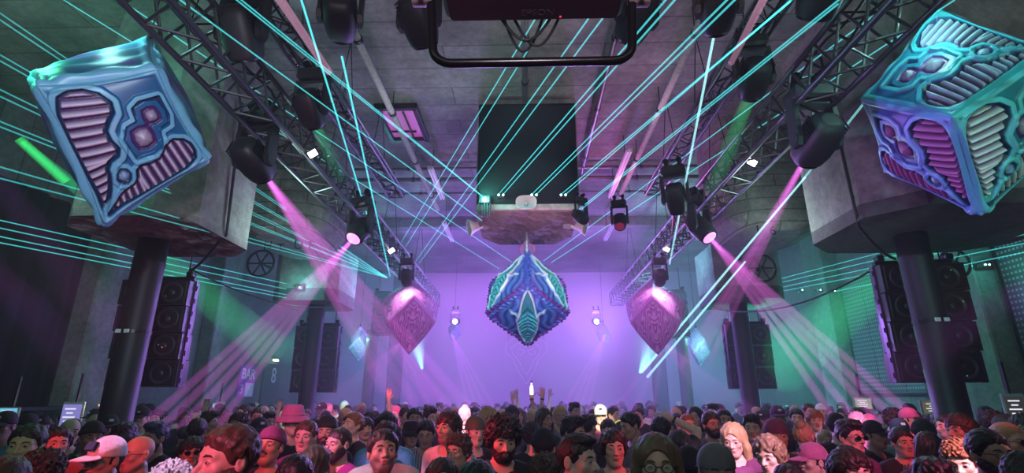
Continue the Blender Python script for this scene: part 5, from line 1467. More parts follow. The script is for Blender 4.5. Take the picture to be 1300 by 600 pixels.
# ---- materials of people
def tinted(key, rough):
    """one shared material whose base colour is the object's own colour (so that builds can share meshes)"""
    m, nt, b = nodes_of(key); oi = nd(nt, 'ShaderNodeObjectInfo'); b.inputs['Roughness'].default_value = rough
    MATS[key] = m
    return m, nt, b, oi.outputs['Color'], oi.outputs['Alpha']
def scaled(nt, col, k):
    mx = nd(nt, 'ShaderNodeMix', data_type='RGBA', blend_type='MULTIPLY'); mx.inputs[0].default_value = 1.; mx.inputs[7].default_value = rgba(k if isinstance(k, tuple) else (k, k, k)); nt.links.new(col, mx.inputs[6]); return mx.outputs[2]
def mixed(nt, fac, a, b_):
    mx = nd(nt, 'ShaderNodeMix', data_type='RGBA'); nt.links.new(fac, mx.inputs[0])
    for q, i in ((a, 6), (b_, 7)):
        if isinstance(q, tuple): mx.inputs[i].default_value = rgba(q)
        else: nt.links.new(q, mx.inputs[i])
    return mx.outputs[2]
def skin():
    if 'skin' in MATS: return MATS['skin']
    m, nt, b, col, alpha = tinted('skin', .48); L_ = nt.links
    at = nd(nt, 'ShaderNodeAttribute', attribute_name='lip'); sb = nd(nt, 'ShaderNodeAttribute', attribute_name='stubble')
    nz = nd(nt, 'ShaderNodeTexNoise', Scale=30., Detail=3.); tc = nd(nt, 'ShaderNodeTexCoord'); L_.new(tc.outputs['Object'], nz.inputs['Vector'])
    c = mixed(nt, nz.outputs['Fac'], scaled(nt, col, .86), scaled(nt, col, 1.1))
    c = mixed(nt, at.outputs['Fac'], c, scaled(nt, col, (.62, .36, .38)))
    inv = nd(nt, 'ShaderNodeMath', operation='SUBTRACT'); inv.inputs[0].default_value = 1.; L_.new(alpha, inv.inputs[1])      # object alpha: 1 = clean shaven
    mu = nd(nt, 'ShaderNodeMath', operation='MULTIPLY'); L_.new(inv.outputs[0], mu.inputs[0]); L_.new(sb.outputs['Fac'], mu.inputs[1])
    L_.new(mixed(nt, mu.outputs[0], c, (.05, .035, .03)), b.inputs['Base Color'])
    return m
def hairm():
    if 'hair' in MATS: return MATS['hair']
    m, nt, b, col, alpha = tinted('hair', .42); L_ = nt.links
    tc = nd(nt, 'ShaderNodeTexCoord'); mp = nd(nt, 'ShaderNodeMapping'); mp.inputs['Scale'].default_value = (260, 260, 30); L_.new(tc.outputs['Object'], mp.inputs['Vector'])
    nz = nd(nt, 'ShaderNodeTexNoise', Scale=1., Detail=3.); L_.new(mp.outputs['Vector'], nz.inputs['Vector'])
    L_.new(mixed(nt, nz.outputs['Fac'], scaled(nt, col, .45), scaled(nt, col, 1.5)), b.inputs['Base Color'])
    bp = nd(nt, 'ShaderNodeBump', Strength=.7, Distance=.004); L_.new(nz.outputs['Fac'], bp.inputs['Height']); L_.new(bp.outputs['Normal'], b.inputs['Normal'])
    return m
def clothm():
    if 'cloth' in MATS: return MATS['cloth']
    m, nt, b, col, alpha = tinted('cloth', .85); L_ = nt.links
    tc = nd(nt, 'ShaderNodeTexCoord'); nz = nd(nt, 'ShaderNodeTexNoise', Scale=26., Detail=4.); L_.new(tc.outputs['Object'], nz.inputs['Vector'])
    c = mixed(nt, nz.outputs['Fac'], scaled(nt, col, .7), scaled(nt, col, 1.3))
    sp = nd(nt, 'ShaderNodeSeparateXYZ'); L_.new(tc.outputs['Object'], sp.inputs[0])                                          # object alpha under 1: woven stripes
    a = nd(nt, 'ShaderNodeMath', operation='MULTIPLY'); a.inputs[1].default_value = 260.; L_.new(sp.outputs['X'], a.inputs[0]); sn = nd(nt, 'ShaderNodeMath', operation='SINE'); L_.new(a.outputs[0], sn.inputs[0])
    inv = nd(nt, 'ShaderNodeMath', operation='SUBTRACT'); inv.inputs[0].default_value = 1.; L_.new(alpha, inv.inputs[1])
    mu = nd(nt, 'ShaderNodeMath', operation='MULTIPLY', use_clamp=True); L_.new(inv.outputs[0], mu.inputs[0]); L_.new(sn.outputs[0], mu.inputs[1])
    L_.new(mixed(nt, mu.outputs[0], c, (.55, .54, .55)), b.inputs['Base Color'])
    bp = nd(nt, 'ShaderNodeBump', Strength=.25, Distance=.02); L_.new(nz.outputs['Fac'], bp.inputs['Height']); L_.new(bp.outputs['Normal'], b.inputs['Normal'])
    return m
def eyem():
    if 'eye_ball' in MATS: return MATS['eye_ball']
    m, nt, b = nodes_of('eye_ball'); at = nd(nt, 'ShaderNodeAttribute', attribute_name='iris')
    mx = nd(nt, 'ShaderNodeMix', data_type='RGBA'); mx.inputs[6].default_value = (.34, .31, .30, 1); mx.inputs[7].default_value = (.015, .009, .008, 1)
    nt.links.new(at.outputs['Fac'], mx.inputs[0]); nt.links.new(mx.outputs[2], b.inputs['Base Color']); b.inputs['Roughness'].default_value = .12
    MATS['eye_ball'] = m; return m
def lensm():
    if 'clear_lens' in MATS: return MATS['clear_lens']
    m, nt, b = nodes_of('clear_lens'); b.inputs['Base Color'].default_value = (.8, .85, .8, 1); b.inputs['Roughness'].default_value = .03; b.inputs['Alpha'].default_value = .14
    MATS['clear_lens'] = m; return m
def put(name, me, m, parent, col=None, alpha=1.):
    o = bpy.data.objects.new(name, me); COL.objects.link(o); o.parent = parent
    if not me.materials: me.materials.append(m)
    if col is not None: o.color = (col[0], col[1], col[2], alpha)
    return o
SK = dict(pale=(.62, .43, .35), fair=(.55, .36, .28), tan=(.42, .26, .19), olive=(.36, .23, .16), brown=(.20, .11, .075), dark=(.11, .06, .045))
HR = dict(black=(.008, .007, .008), dark=(.022, .015, .012), brown=(.06, .036, .022), light=(.16, .10, .06), red=(.20, .07, .03), blond=(.42, .30, .16), grey=(.28, .27, .27), pink=(.60, .22, .36), white=(.65, .60, .58), blue=(.02, .05, .11))  # pink and blue: coloured light put into the hair colour
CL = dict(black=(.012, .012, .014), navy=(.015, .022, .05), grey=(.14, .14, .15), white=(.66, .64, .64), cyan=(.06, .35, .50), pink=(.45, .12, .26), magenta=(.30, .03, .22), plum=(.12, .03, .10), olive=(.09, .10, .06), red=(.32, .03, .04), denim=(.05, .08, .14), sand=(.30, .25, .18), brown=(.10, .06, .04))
TROUS = ['black', 'denim', 'navy', 'sand']
def person(x, y, h, face_deg, label, face='a', pose='down', turn=0, nod=0, hair='short', hc='dark', sk='fair', shirt='black', long=0, hat=None, hatc='black', brimc=None, extras=(), stub=0., group=None, detail=True, stripe=None, k=[0]):
    """a standing person, soles on the floor at (x, y); face_deg: heading, 0 = towards the stage (-Y)"""
    k[0] += 1
    t = thing('person', label, 'person', (x, y, 0), math.radians(face_deg), group)
    s = h / 1.75; t.scale = (s, s, s)
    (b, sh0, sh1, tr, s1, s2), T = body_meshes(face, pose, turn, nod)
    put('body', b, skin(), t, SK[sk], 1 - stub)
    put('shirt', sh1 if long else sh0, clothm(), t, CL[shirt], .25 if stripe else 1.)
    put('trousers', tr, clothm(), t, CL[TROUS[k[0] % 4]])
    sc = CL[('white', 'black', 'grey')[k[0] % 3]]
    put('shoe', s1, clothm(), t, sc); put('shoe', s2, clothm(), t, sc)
    M4 = Matrix.Translation(Vector(T.o)) @ Matrix.Translation(Vector(T.pv)) @ Matrix(T.M.tolist()).to_4x4() @ Matrix.Translation(-Vector(T.pv))
    ms = {'hair': (hairm(), HR[hc]), 'hat': (clothm(), CL[hatc]), 'brim': (clothm(), CL[brimc or hatc]), 'badge': (clothm(), CL['white'] if hatc in ('black', 'navy', 'plum') else CL['navy']), 'frame': (BLACK, None), 'shade': (mat('sunglass_lens', (.004, .004, .005), .06), None), 'clear': (lensm(), None), 'eye': (eyem(), None)}
    styles = ([hat] if hat else [hair] if hair else []) + list(extras) + (['eyes', 'brows'] if detail else ['brows'])
    if hat and hair in ('long', 'longpart', 'shoulder', 'wavy', 'bigcurl') and hat != 'beanie': styles.append(hair)
    fw = FACEV[face]['w']
    for st in styles:
        for nm, me, mk in gear_mesh(st):
            o = put(nm, me, ms[mk][0], t, ms[mk][1]); o.matrix_local = M4 @ (Matrix.Scale(fw, 4, (1, 0, 0)) if nm not in ('eye',) else Matrix.Identity(4))
    return t
# ================================================================== THE CROWD
# px, top of head (px), head height (px), apparent facing (0 = to the camera, -90 = profile to the picture's low-x side, 180 = back of the head), label, build
P_ = [
 # --- the row nearest the stage
 (293, 538, 82, -62, 'short haired man with a dark beard in profile, the biggest pink lit face', dict(face='b', hair='short', hc='brown', sk='fair', shirt='plum', extras=('beard',), stub=.5)),
 (139, 553, 62, -55, 'person in a white trucker cap with a dark front picture', dict(hat='trucker', hatc='white', shirt='black', sk='tan')),
 (178, 553, 46, -60, 'bald man with glasses glowing red behind the white trucker cap', dict(face='b', hair=None, sk='fair', shirt='black', extras=('glasses',))),
 (62, 566, 66, 150, 'dark curly head glowing red low in the corner below the raised red hand', dict(hair='curly', hc='dark', sk='olive', shirt='plum', detail=False)),
 (14, 577, 70, 170, 'dark haired head seen from behind in the lowest corner by the cyan shirt', dict(hair='short', hc='brown', shirt='black', detail=False)),
 (222, 581, 70, 165, 'pale pink lit mop of hair low beside the man in profile', dict(hair='curly', hc='white', shirt='grey', detail=False)),
 (378, 576, 66, 160, 'dark cropped head seen from behind, low under the violet jumper', dict(hair='short', hc='black', sk='tan', shirt='black', detail=False)),
 (489, 545, 58, 8, 'unshaven man in a white shirt looking up, red lit on one cheek', dict(face='a', hair='short', hc='dark', sk='tan', shirt='white', nod=-12, stub=.8)),
 (638, 521, 64, 12, 'man with curly dark hair and full beard in a black t-shirt, eyes lowered', dict(face='b', hair='bigcurl', hc='dark', sk='fair', shirt='black', extras=('beard',), nod=14)),
 (562, 580, 66, 5, 'woman with long centre parted dark hair, only the forehead showing at the bottom edge', dict(face='f', hair='longpart', hc='dark', sk='pale', shirt='black')),
 (606, 583, 68, 170, 'dark smooth head from behind at the bottom edge below the curly bearded man', dict(hair='short', hc='black', shirt='black', detail=False)),
 (582, 547, 54, -35, 'curly haired young man turned away in a white t-shirt, red on the cheek', dict(face='c', hair='curly', hc='brown', sk='fair', shirt='white', turn=0)),
 (733, 547, 66, 62, 'man with slick undercut hair in profile facing the big cube side', dict(face='b', hair='undercut', hc='dark', sk='pale', shirt='black')),
 (778, 543, 60, 8, 'smiling young man with a middle parted fringe, red streak in the hair', dict(face='c', hair='wavy', hc='dark', sk='fair', shirt='grey')),
 (831, 549, 68, 4, 'person with long light hair and round glasses looking at the camera', dict(face='g', hair='long', hc='light', sk='pale', shirt='cyan', extras=('glasses',))),
 (692, 572, 64, 172, 'head of brown curls lit violet, seen from behind below the black beanie', dict(hair='curly', hc='brown', shirt='plum', detail=False)),
 (873, 566, 62, 175, 'round black cap from behind, beside the backward cap', dict(hat='beanie', hatc='black', shirt='black', detail=False)),
 (907, 562, 64, 14, 'man in a grey backward cap, only brows and eyes above the bottom edge', dict(face='b', hat='capback', hatc='grey', sk='tan', shirt='black')),
 (974, 548, 58, -25, 'young person with wavy hair blazing pink and white, head bowed', dict(face='c', hair='wavy', hc='light', sk='pale', shirt='navy', nod=14)),
 (930, 533, 52, -14, 'blonde woman blazing pink and white with hair over the face', dict(face='f', hair='longpart', hc='blond', sk='pale', shirt='plum', nod=14)),
 (1028, 561, 56, -60, 'person in a pink baseball cap facing away from the big cube', dict(hat='cap', hatc='pink', sk='fair', shirt='pink')),
 (998, 588, 64, 175, 'black haired head from behind at the bottom edge below the pink cap', dict(hair='short', hc='black', shirt='black', detail=False)),
 (1076, 566, 66, 25, 'person with dark flat hair and pink face low below the man in shades', dict(face='g', hair='fringe', hc='dark', sk='pale', shirt='plum')),
 (1180, 577, 70, 176, 'big black haired head from behind at the bottom edge near the fist', dict(hair='quiff', hc='black', shirt='black', detail=False)),
 (1213, 552, 60, -10, 'curly haired person with face burnt white by the light, red curls', dict(face='a', hair='curly', hc='red', sk='pale', shirt='red', nod=14)),
 (1250, 544, 60, 40, 'dark haired bearded man with glasses behind the burnt white face', dict(face='b', hair='short', hc='black', sk='tan', shirt='black', extras=('beard', 'glasses'))),
 (1276, 534, 52, 52, 'pale cropped blond person in dark sunglasses near the picture edge', dict(face='g', hair='crop', hc='blond', sk='pale', shirt='black', extras=('shades',))),
 (1296, 572, 64, 160, 'dark head from behind in the corner below the pale person in shades', dict(hair='short', hc='dark', shirt='black', detail=False)),
 # --- second rows
 (40, 537, 52, -22, 'young man with dark hair, face lit green, near the raised red hand', dict(face='a', hair='short', hc='dark', sk='fair', shirt='black')),
 (9, 521, 34, -30, 'man in a dark cap with glasses and a cyan shirt', dict(hat='cap', hatc='black', sk='olive', shirt='cyan', extras=('glasses',))),
 (38, 524, 30, -20, 'man in a black backward cap with orange face', dict(hat='capback', hatc='black', sk='tan', shirt='black')),
 (92, 531, 34, 10, 'bald smiling man with dark moustache and beard', dict(face='b', hair=None, sk='fair', shirt='black', extras=('goatee', 'moustache'))),
 (121, 534, 38, 12, 'person in a dark flat beanie beside the bald man', dict(hat='beanie', hatc='black', sk='tan', shirt='black')),
 (162, 534, 44, 150, 'broad black haired head from behind at the foot of the column', dict(hair='quiff', hc='black', shirt='black', detail=False)),
 (200, 533, 44, -52, 'bearded man with blue lit hair in half profile behind the red bald man', dict(face='a', hair='quiff', hc='blue', sk='tan', shirt='black', stub=.9)),
 (246, 553, 46, 6, 'person with black fringe and sunglasses, red from below', dict(face='a', hair='fringe', hc='black', sk='tan', shirt='black', extras=('shades',))),
 (253, 530, 32, 168, 'dark head with a green rim beside the raised phone', dict(hair='short', hc='dark', shirt='black', detail=False)),
 (268, 520, 26, 70, 'dark haired man in profile under the blue menu screen', dict(hair='quiff', hc='dark', sk='tan', shirt='black')),
 (344, 541, 46, -25, 'moustached man in a dark beanie, face red, looking up', dict(hat='beanie', hatc='plum', sk='tan', shirt='navy', extras=('moustache',), nod=-12)),
 (331, 529, 32, 15, 'person in a navy cap with a pale badge', dict(hat='cap', hatc='navy', sk='tan', shirt='black')),
 (374, 515, 38, 30, 'person in a pink bucket hat', dict(hat='bucket', hatc='pink', sk='fair', shirt='black')),
 (390, 533, 40, -20, 'short haired man, red lit face, in a magenta jumper', dict(face='a', hair='short', hc='brown', sk='fair', shirt='magenta', long=1)),
 (404, 564, 54, 140, 'woman with long brown hair turning away, pink scarf', dict(face='f', hair='long', hc='brown', sk='pale', shirt='pink', detail=False)),
 (416, 527, 38, -10, 'bearded person in a black beanie beside the magenta jumper', dict(hat='beanie', hatc='black', sk='tan', shirt='black', extras=('beard',))),
 (431, 541, 42, -48, 'bearded man with cropped hair in a magenta t-shirt, half profile', dict(face='b', hair='crop', hc='dark', sk='fair', shirt='magenta', extras=('beard',))),
 (447, 523, 38, -55, 'ginger haired man gazing up in a black t-shirt', dict(face='c', hair='short', hc='red', sk='fair', shirt='black', nod=-12)),
 (491, 522, 42, -14, 'woman with long straight dark hair behind the man in the white shirt', dict(face='f', hair='longpart', hc='black', sk='fair', shirt='cyan')),
 (492, 534, 46, 178, 'dark rounded hair between the long haired woman and the white shirt', dict(hair='fringe', hc='black', shirt='white', detail=False)),
 (523, 535, 30, 8, 'person in a dark bucket hat and glasses', dict(hat='bucket', hatc='black', sk='tan', shirt='black', extras=('glasses',))),
 (542, 531, 38, -6, 'dark haired man with head bowed in a striped grey shirt', dict(face='a', hair='short', hc='black', sk='tan', shirt='grey', stripe='white', nod=14)),
 (569, 520, 46, -38, 'man with dark fringe and red lit cheek in a white tee', dict(face='a', hair='fringe', hc='dark', sk='fair', shirt='white', stub=.6)),
 (604, 527, 42, 28, 'young man in an olive backward cap', dict(face='c', hat='capback', hatc='olive', sk='pale', shirt='black')),
 (621, 515, 34, 40, 'person with curly blond hair behind the olive cap', dict(face='c', hair='curly', hc='blond', sk='pale', shirt='black')),
 (690, 543, 46, 178, 'back of a black beanie between the bearded man and the undercut man', dict(hat='beanie', hatc='black', shirt='black', detail=False)),
 (676, 534, 36, 172, 'dark round head from behind above the black beanie', dict(hair='curly', hc='black', shirt='black', detail=False)),
 (728, 526, 40, 60, 'man with thick dark hair in profile above the undercut man', dict(face='a', hair='quiff', hc='black', sk='tan', shirt='black')),
 (746, 524, 38, 150, 'brown haired head turned away beside the thick haired profile', dict(hair='quiff', hc='dark', sk='tan', shirt='black', detail=False)),
 (771, 531, 36, -15, 'woman with a dark fringe above the smiling young man', dict(face='f', hair='fringe', hc='dark', sk='fair', shirt='black')),
 (788, 533, 34, 175, 'dark head wearing a bright yellow lit headband', dict(hair='crop', hc='black', shirt='black', detail=False)),
 (801, 521, 38, -58, 'dark haired man in profile with head bowed near the glowing cap', dict(face='a', hair='short', hc='black', sk='tan', shirt='grey', nod=14)),
 (838, 528, 42, 176, 'dark haired person from behind with a bare arm laid over the head', dict(hair='short', hc='black', shirt='black', pose='over', sk='pale', detail=False)),
 (862, 545, 46, 165, 'glossy dark bob from behind above the round black cap', dict(hair='fringe', hc='dark', shirt='black', detail=False)),
 (872, 524, 30, 25, 'ginger cropped man red lit behind the crossed arm', dict(face='a', hair='crop', hc='red', sk='fair', shirt='plum')),
 (902, 522, 34, 28, 'dark bearded man in a grey jacket', dict(face='b', hair='short', hc='black', sk='tan', shirt='grey', long=1, extras=('beard',))),
 (881, 515, 26, -10, 'long haired person in the haze near the bearded man in grey', dict(face='g', hair='long', hc='dark', sk='fair', shirt='grey')),
 (917, 518, 28, 20, 'dark cropped man looking sideways above the blazing blonde woman', dict(face='b', hair='crop', hc='black', sk='tan', shirt='black')),
 (953, 523, 36, -6, 'man with short dark hair and open face behind the blazing blonde', dict(face='a', hair='quiff', hc='dark', sk='fair', shirt='plum')),
 (983, 531, 42, 15, 'broad faced man in a flat dark cap glowing dull red', dict(face='b', hat='capback', hatc='plum', sk='fair', shirt='black')),
 (1018, 535, 38, 165, 'blond ponytailed head from behind by the pink cap', dict(face='f', hair='bun', hc='blond', sk='pale', shirt='olive', detail=False)),
 (1046, 545, 36, 20, 'person with long fair hair, face dull red, behind the man in shades', dict(face='g', hair='long', hc='blond', sk='fair', shirt='black')),
 (1033, 519, 30, 10, 'young man with a reddish fringe leaning, red face', dict(face='c', hair='fringe', hc='red', sk='fair', shirt='black')),
 (1076, 530, 50, 48, 'man with swept black hair and dark sunglasses, face pink', dict(face='b', hair='quiff', hc='black', sk='fair', shirt='plum', extras=('shades',))),
 (1107, 533, 44, 58, 'man in a black baseball cap in profile', dict(face='a', hat='cap', hatc='black', sk='tan', shirt='black')),
 (1140, 530, 36, 20, 'person in a dark cap and face mask coloured scarf behind the black cap', dict(hat='cap', hatc='navy', sk='tan', shirt='grey')),
 (1131, 516, 34, 172, 'round head of black curls against the magenta shafts', dict(hair='bigcurl', hc='black', shirt='black', detail=False)),
 (1153, 517, 28, 62, 'person in a pale cap with dark brim, face magenta', dict(hat='cap', hatc='pink', brimc='black', sk='fair', shirt='plum')),
 (1170, 532, 40, 150, 'dark rounded hat turned away under the menu board', dict(hat='beanie', hatc='black', shirt='black', detail=False)),
 (1176, 547, 46, 160, 'long dark straight hair from behind, beside the raised red fist', dict(face='f', hair='long', hc='dark', shirt='plum', detail=False)),
 (1214, 523, 42, -40, 'brown haired young man looking back at the foot of the black column', dict(face='c', hair='fringe', hc='brown', sk='fair', shirt='navy')),
 (1236, 545, 40, 170, 'black haired person turned away behind the glasses man', dict(hair='short', hc='black', shirt='black', detail=False)),
 (1258, 519, 34, 165, 'dark head at the foot of the wall pillar', dict(hair='curly', hc='black', shirt='black', detail=False)),
 (1276, 525, 36, 60, 'dark haired person in profile behind the pale person in shades', dict(hair='short', hc='dark', sk='tan', shirt='black')),
 (1294, 524, 38, -20, 'dark haired person cut by the picture edge under the yellow edged board', dict(hair='fringe', hc='black', sk='tan', shirt='black')),
 # --- raised hands and phones
 (77, 541, 40, 10, 'person raising a spread red lit hand beside the green faced man', dict(hair='short', hc='dark', sk='fair', shirt='red', pose='forward')),
 (477, 521, 22, -15, 'person throwing one arm straight up before the bar side columns, forearm pink', dict(hair='short', hc='dark', sk='fair', shirt='black', pose='raiseR')),
 (637, 519, 18, 0, 'person in the haze lifting one bare arm, hand bent, below the wire ornament', dict(hair='long', hc='blond', sk='pale', shirt='black', pose='raiseR')),
 (677, 510, 14, 5, 'grinning person in the middle of the haze with both arms stretched up', dict(hair='short', hc='dark', sk='fair', shirt='black', pose='both')),
 (704, 515, 20, 4, 'person with one arm high wearing a dark bracelet, beside the bright bottle', dict(hair='quiff', hc='dark', sk='fair', shirt='plum', pose='raiseL')),
 (659, 517, 20, 0, 'woman with arm up and a wristband below the bright bottle', dict(face='f', hair='shoulder', hc='light', sk='fair', shirt='black', pose='raiseR')),
 (146, 531, 20, 0, 'person holding up the shining phone torch beside the black column', dict(hair='short', hc='dark', sk='tan', shirt='black', pose='raiseL')),
 (236, 540, 22, 170, 'person lifting a green lit phone before the pale bar', dict(hair='short', hc='dark', sk='tan', shirt='black', pose='raiseL', detail=False)),
 (1142, 542, 44, 30, 'person in black raising a red lit fist', dict(hair='short', hc='dark', sk='fair', shirt='black', pose='forward')),
 (366, 531, 18, 170, 'person aiming a camera phone above the pink bucket hat', dict(hair='short', hc='dark', sk='tan', shirt='black', pose='raiseR', detail=False)),
 # --- small heads further back that can be told apart
 (311, 513, 18, -70, 'slim green lit face in profile under the white square of the bar sign', dict(hair='short', hc='dark', sk='fair', shirt='black')),
 (328, 517, 22, 0, 'dark haired person with an orange forehead below the bar sign', dict(hair='short', hc='dark', sk='tan', shirt='black')),
 (343, 521, 24, 25, 'dark haired person with a pale cheek below the dark door', dict(hair='quiff', hc='black', sk='fair', shirt='black')),
 (363, 519, 20, -30, 'fair haired person glowing pale green behind the pink bucket hat', dict(hair='short', hc='white', sk='pale', shirt='white')),
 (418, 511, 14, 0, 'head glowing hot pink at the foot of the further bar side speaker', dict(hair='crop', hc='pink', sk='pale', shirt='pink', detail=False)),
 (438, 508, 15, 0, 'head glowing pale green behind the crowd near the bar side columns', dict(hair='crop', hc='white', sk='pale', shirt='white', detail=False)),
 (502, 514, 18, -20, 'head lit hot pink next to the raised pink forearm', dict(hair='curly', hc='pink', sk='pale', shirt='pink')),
 (516, 516, 22, 30, 'dark haired man half hidden behind the pink lit head', dict(hair='short', hc='dark', sk='tan', shirt='black')),
 (527, 517, 26, 5, 'smiling dark haired man with a magenta rim below the violet heart on the bar side', dict(face='b', hair='short', hc='black', sk='tan', shirt='black')),
 (547, 515, 24, 40, 'dark haired person with a pale lit brow beside the white hot head', dict(hair='quiff', hc='dark', sk='pale', shirt='plum')),
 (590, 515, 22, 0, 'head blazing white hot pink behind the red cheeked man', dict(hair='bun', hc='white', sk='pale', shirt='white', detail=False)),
 (762, 513, 22, 0, 'person in a pale cap glowing yellow white in the middle of the crowd', dict(hat='cap', hatc='white', sk='pale', shirt='pink')),
 (778, 515, 22, 60, 'person just beside the glowing cap with a flash lit ear', dict(hair='crop', hc='dark', sk='pale', shirt='plum')),
 (729, 509, 20, 35, 'dark haired person in half profile at the front edge of the violet haze', dict(hair='quiff', hc='black', sk='tan', shirt='black')),
 (986, 514, 24, 15, 'man in a cap and glasses beside the further column amid green light', dict(hat='cap', hatc='plum', sk='tan', shirt='black', extras=('glasses',))),
 (1010, 518, 24, 0, 'short haired man with beard in the green haze beyond the further column', dict(hair='short', hc='dark', sk='fair', shirt='black', extras=('beard',))),
 (1025, 511, 20, 30, 'dull violet head beside the pale knitted hat in the green haze', dict(hair='crop', hc='dark', sk='tan', shirt='plum')),
 (1041, 512, 18, 0, 'pale knitted hat in the green haze under the magenta shafts', dict(hat='beanie', hatc='white', sk='pale', shirt='grey')),
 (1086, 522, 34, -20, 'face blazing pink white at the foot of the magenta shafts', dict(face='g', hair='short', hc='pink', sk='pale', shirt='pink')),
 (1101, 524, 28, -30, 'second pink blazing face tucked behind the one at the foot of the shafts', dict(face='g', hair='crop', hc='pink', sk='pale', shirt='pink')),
 (1060, 524, 36, 170, 'dark hooded head with a pale logo by the man in shades', dict(hat='beanie', hatc='black', shirt='black', detail=False)),
 (1197, 526, 30, -50, 'hot pink rimmed face against the base of the black column', dict(hair='short', hc='dark', sk='pale', shirt='plum')),
]
GROUND = []
PEOPLE = []
for px, ty, s, a, lab, kw in P_:
    zc = FOC * .252 / s
    d = ray(px, ty)
    zmin = None
    for _ in range(40):
        P = CAM + d * zc
        if P.z > 1.93: zc *= 1.03 if d.z < 0 else .97
        elif P.z < 1.56: zc *= .97
        else: break
    PEOPLE.append([px, ty, zc, a, lab, kw])
# keep feet apart: slide people along their own sight lines until shoulders clear
def pos(q):
    P = CAM + ray(q[0], q[1]) * q[2]; return P
def clear(P, Q): return math.hypot((P.x - Q.x) / .57, (P.y - Q.y) / .43)
COLS = [(sx * x, y) for sx in (-1, 1) for x, y in ((5.2, 6.8), (4.95, 12.1), (4.9, 16.6), (4.55, 19.2))]
for it in range(400):
    moved = 0
    for i in range(len(PEOPLE)):
        for j in range(i):
            A, B = PEOPLE[i], PEOPLE[j]; P, Q = pos(A), pos(B); c = clear(P, Q)
            if c < 1:
                f, n = (A, B) if P.y > Q.y else (B, A)
                st = min(.03, (1 - c) * .1 + .004)
                for g, k in ((f, 1), (n, -1)):
                    z2 = g[2] * (1 + k * st * (1 if k > 0 else .45)); zz = EYE + ray(g[0], g[1]).z * z2
                    if 1.48 < zz < 1.98 and z2 > 1.45: g[2] = z2
                moved += 1
    for g in PEOPLE:
        P = pos(g)
        for cx, cy in COLS:
            if math.hypot(P.x - cx, P.y - cy) < .52: g[2] *= .97
    if not moved: break
BY = {}
print('crowd relaxed', it, moved)
for px, ty, zc, a, lab, kw in PEOPLE:
    P = CAM + ray(px, ty) * zc
    kw = dict(kw)
    top = {'curly': .03, 'bigcurl': .045, 'quiff': .03, 'wavy': .015, 'undercut': .02, 'fringe': .012, None: 0}.get(kw.get('hair', 'short'), .01) if not kw.get('hat') else .022
    h = P.z / (1 + top / 1.75)
    hd = a + math.degrees(math.atan2(-P.x, P.y)) * (1 if abs(a) < 120 else 1)
    GROUND.append((P.x, P.y))
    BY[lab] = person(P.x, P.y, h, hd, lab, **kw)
# the packed crowd behind: everybody on their own feet, too alike to single out one by one
ZONES = [(-9, -5.2, 'between bar wall and columns'), (-5.2, -1.6, 'under the hatch side truss'), (-1.6, 1.6, 'below the gem sculpture'), (1.6, 5.2, 'under the truss opposite the hatch'), (5.2, 9, 'between columns and perforated wall')]
R_ = np.random.default_rng(11)
cand = []
y = 5.0
while y < 19.0:
    x = -8.3 + R_.random() * .4
    while x < 8.3:
        cand.append((x + (R_.random() - .5) * .16, y + (R_.random() - .5) * .12)); x += .66 + (y - 5) * .022
    y += .56 + (y - 5) * .035
nf = 0
LOOKS = [('dark haired', dict(hair='short', hc='black')), ('dark haired', dict(hair='quiff', hc='dark')), ('brown haired', dict(hair='short', hc='brown')), ('dark curly haired', dict(hair='curly', hc='dark')), ('long haired', dict(hair='long', hc='dark', face='f')), ('fair haired', dict(hair='short', hc='blond')), ('capped', dict(hat='cap', hatc='black')), ('dark haired', dict(hair='fringe', hc='black'))]
for x, y in cand:
    if abs(x) > .98 * y + .2 or abs(x) > 8.2: continue
    if any(math.hypot(x - c[0], y - c[1]) < .55 for c in COLS): continue
    if any(math.hypot((x - gx) / .60, (y - gy) / .46) < 1 for gx, gy in GROUND): continue
    if abs(x) > 7.9 and y < 10.2: continue
    h = float(np.clip(R_.normal(1.68 if y < 8 else 1.71, .055), 1.54, 1.80))
    look, kw = LOOKS[int(R_.integers(len(LOOKS)))]
    zn = [z for lo, hi, z in ZONES if lo <= x <= hi][0]
    dep = 'half way back' if y < 9 else 'far back' if y < 14 else 'at the back'
    kw = dict(kw); kw.setdefault('face', 'abc'[int(R_.integers(3))])
    kw['sk'] = ('fair', 'tan', 'pale', 'olive', 'brown')[int(R_.integers(5))]; kw['shirt'] = ('black', 'black', 'grey', 'navy', 'plum', 'white')[int(R_.integers(6))]
    lab = '%s person %s in the crowd %s' % (look, dep, zn)
    person(x, y, h, float(R_.normal(0, 38)) + math.degrees(math.atan2(-x, y)) * .6, lab, group=lab, detail=y < 8, **kw)
    GROUND.append((x, y)); nf += 1
print('crowd fill', nf, 'named', len(P_))
# ---- things held up or worn
bpy.context.view_layer.update()
def hand_at(label, side, pose, out=.11, fwd=0.):
    t = BY[label]; c, d = arm_chain(side, pose); q = Vector(c[2]) + Vector(d).normalized() * out + Vector((0, -fwd, 0))
    return t.matrix_world @ q, t
def phone(label, P, rz, tilt, col, lit, torch=0):
    t = thing('smartphone', label, 'phone', P, rz)
    M = Matrix.Rotation(tilt, 3, 'X')
    MB().box((0, 0, 0), (.075, .010, .150), M, bev=.004).build('phone_case', BLACK, t)
    MB().box(M @ Vector((0, .0055, 0)), (.069, .002, .140), M).build('phone_screen', glow('screen_%s' % label[:6], col, lit), t)
    m = MB(); m.box(M @ Vector((-.018, -.007, .048)), (.030, .006, .034), M, bev=.003); m.build('camera_bump', BLACK, t)
    if torch: MB().lathe([(.010, 0), (.009, .004), (.003, .006)], 12, aim((0, -1, 0)), M @ Vector((.012, -.006, .05))).build('torch_lens', glow('torch_lens', (1., .95, .55), 40.), t)
    return t
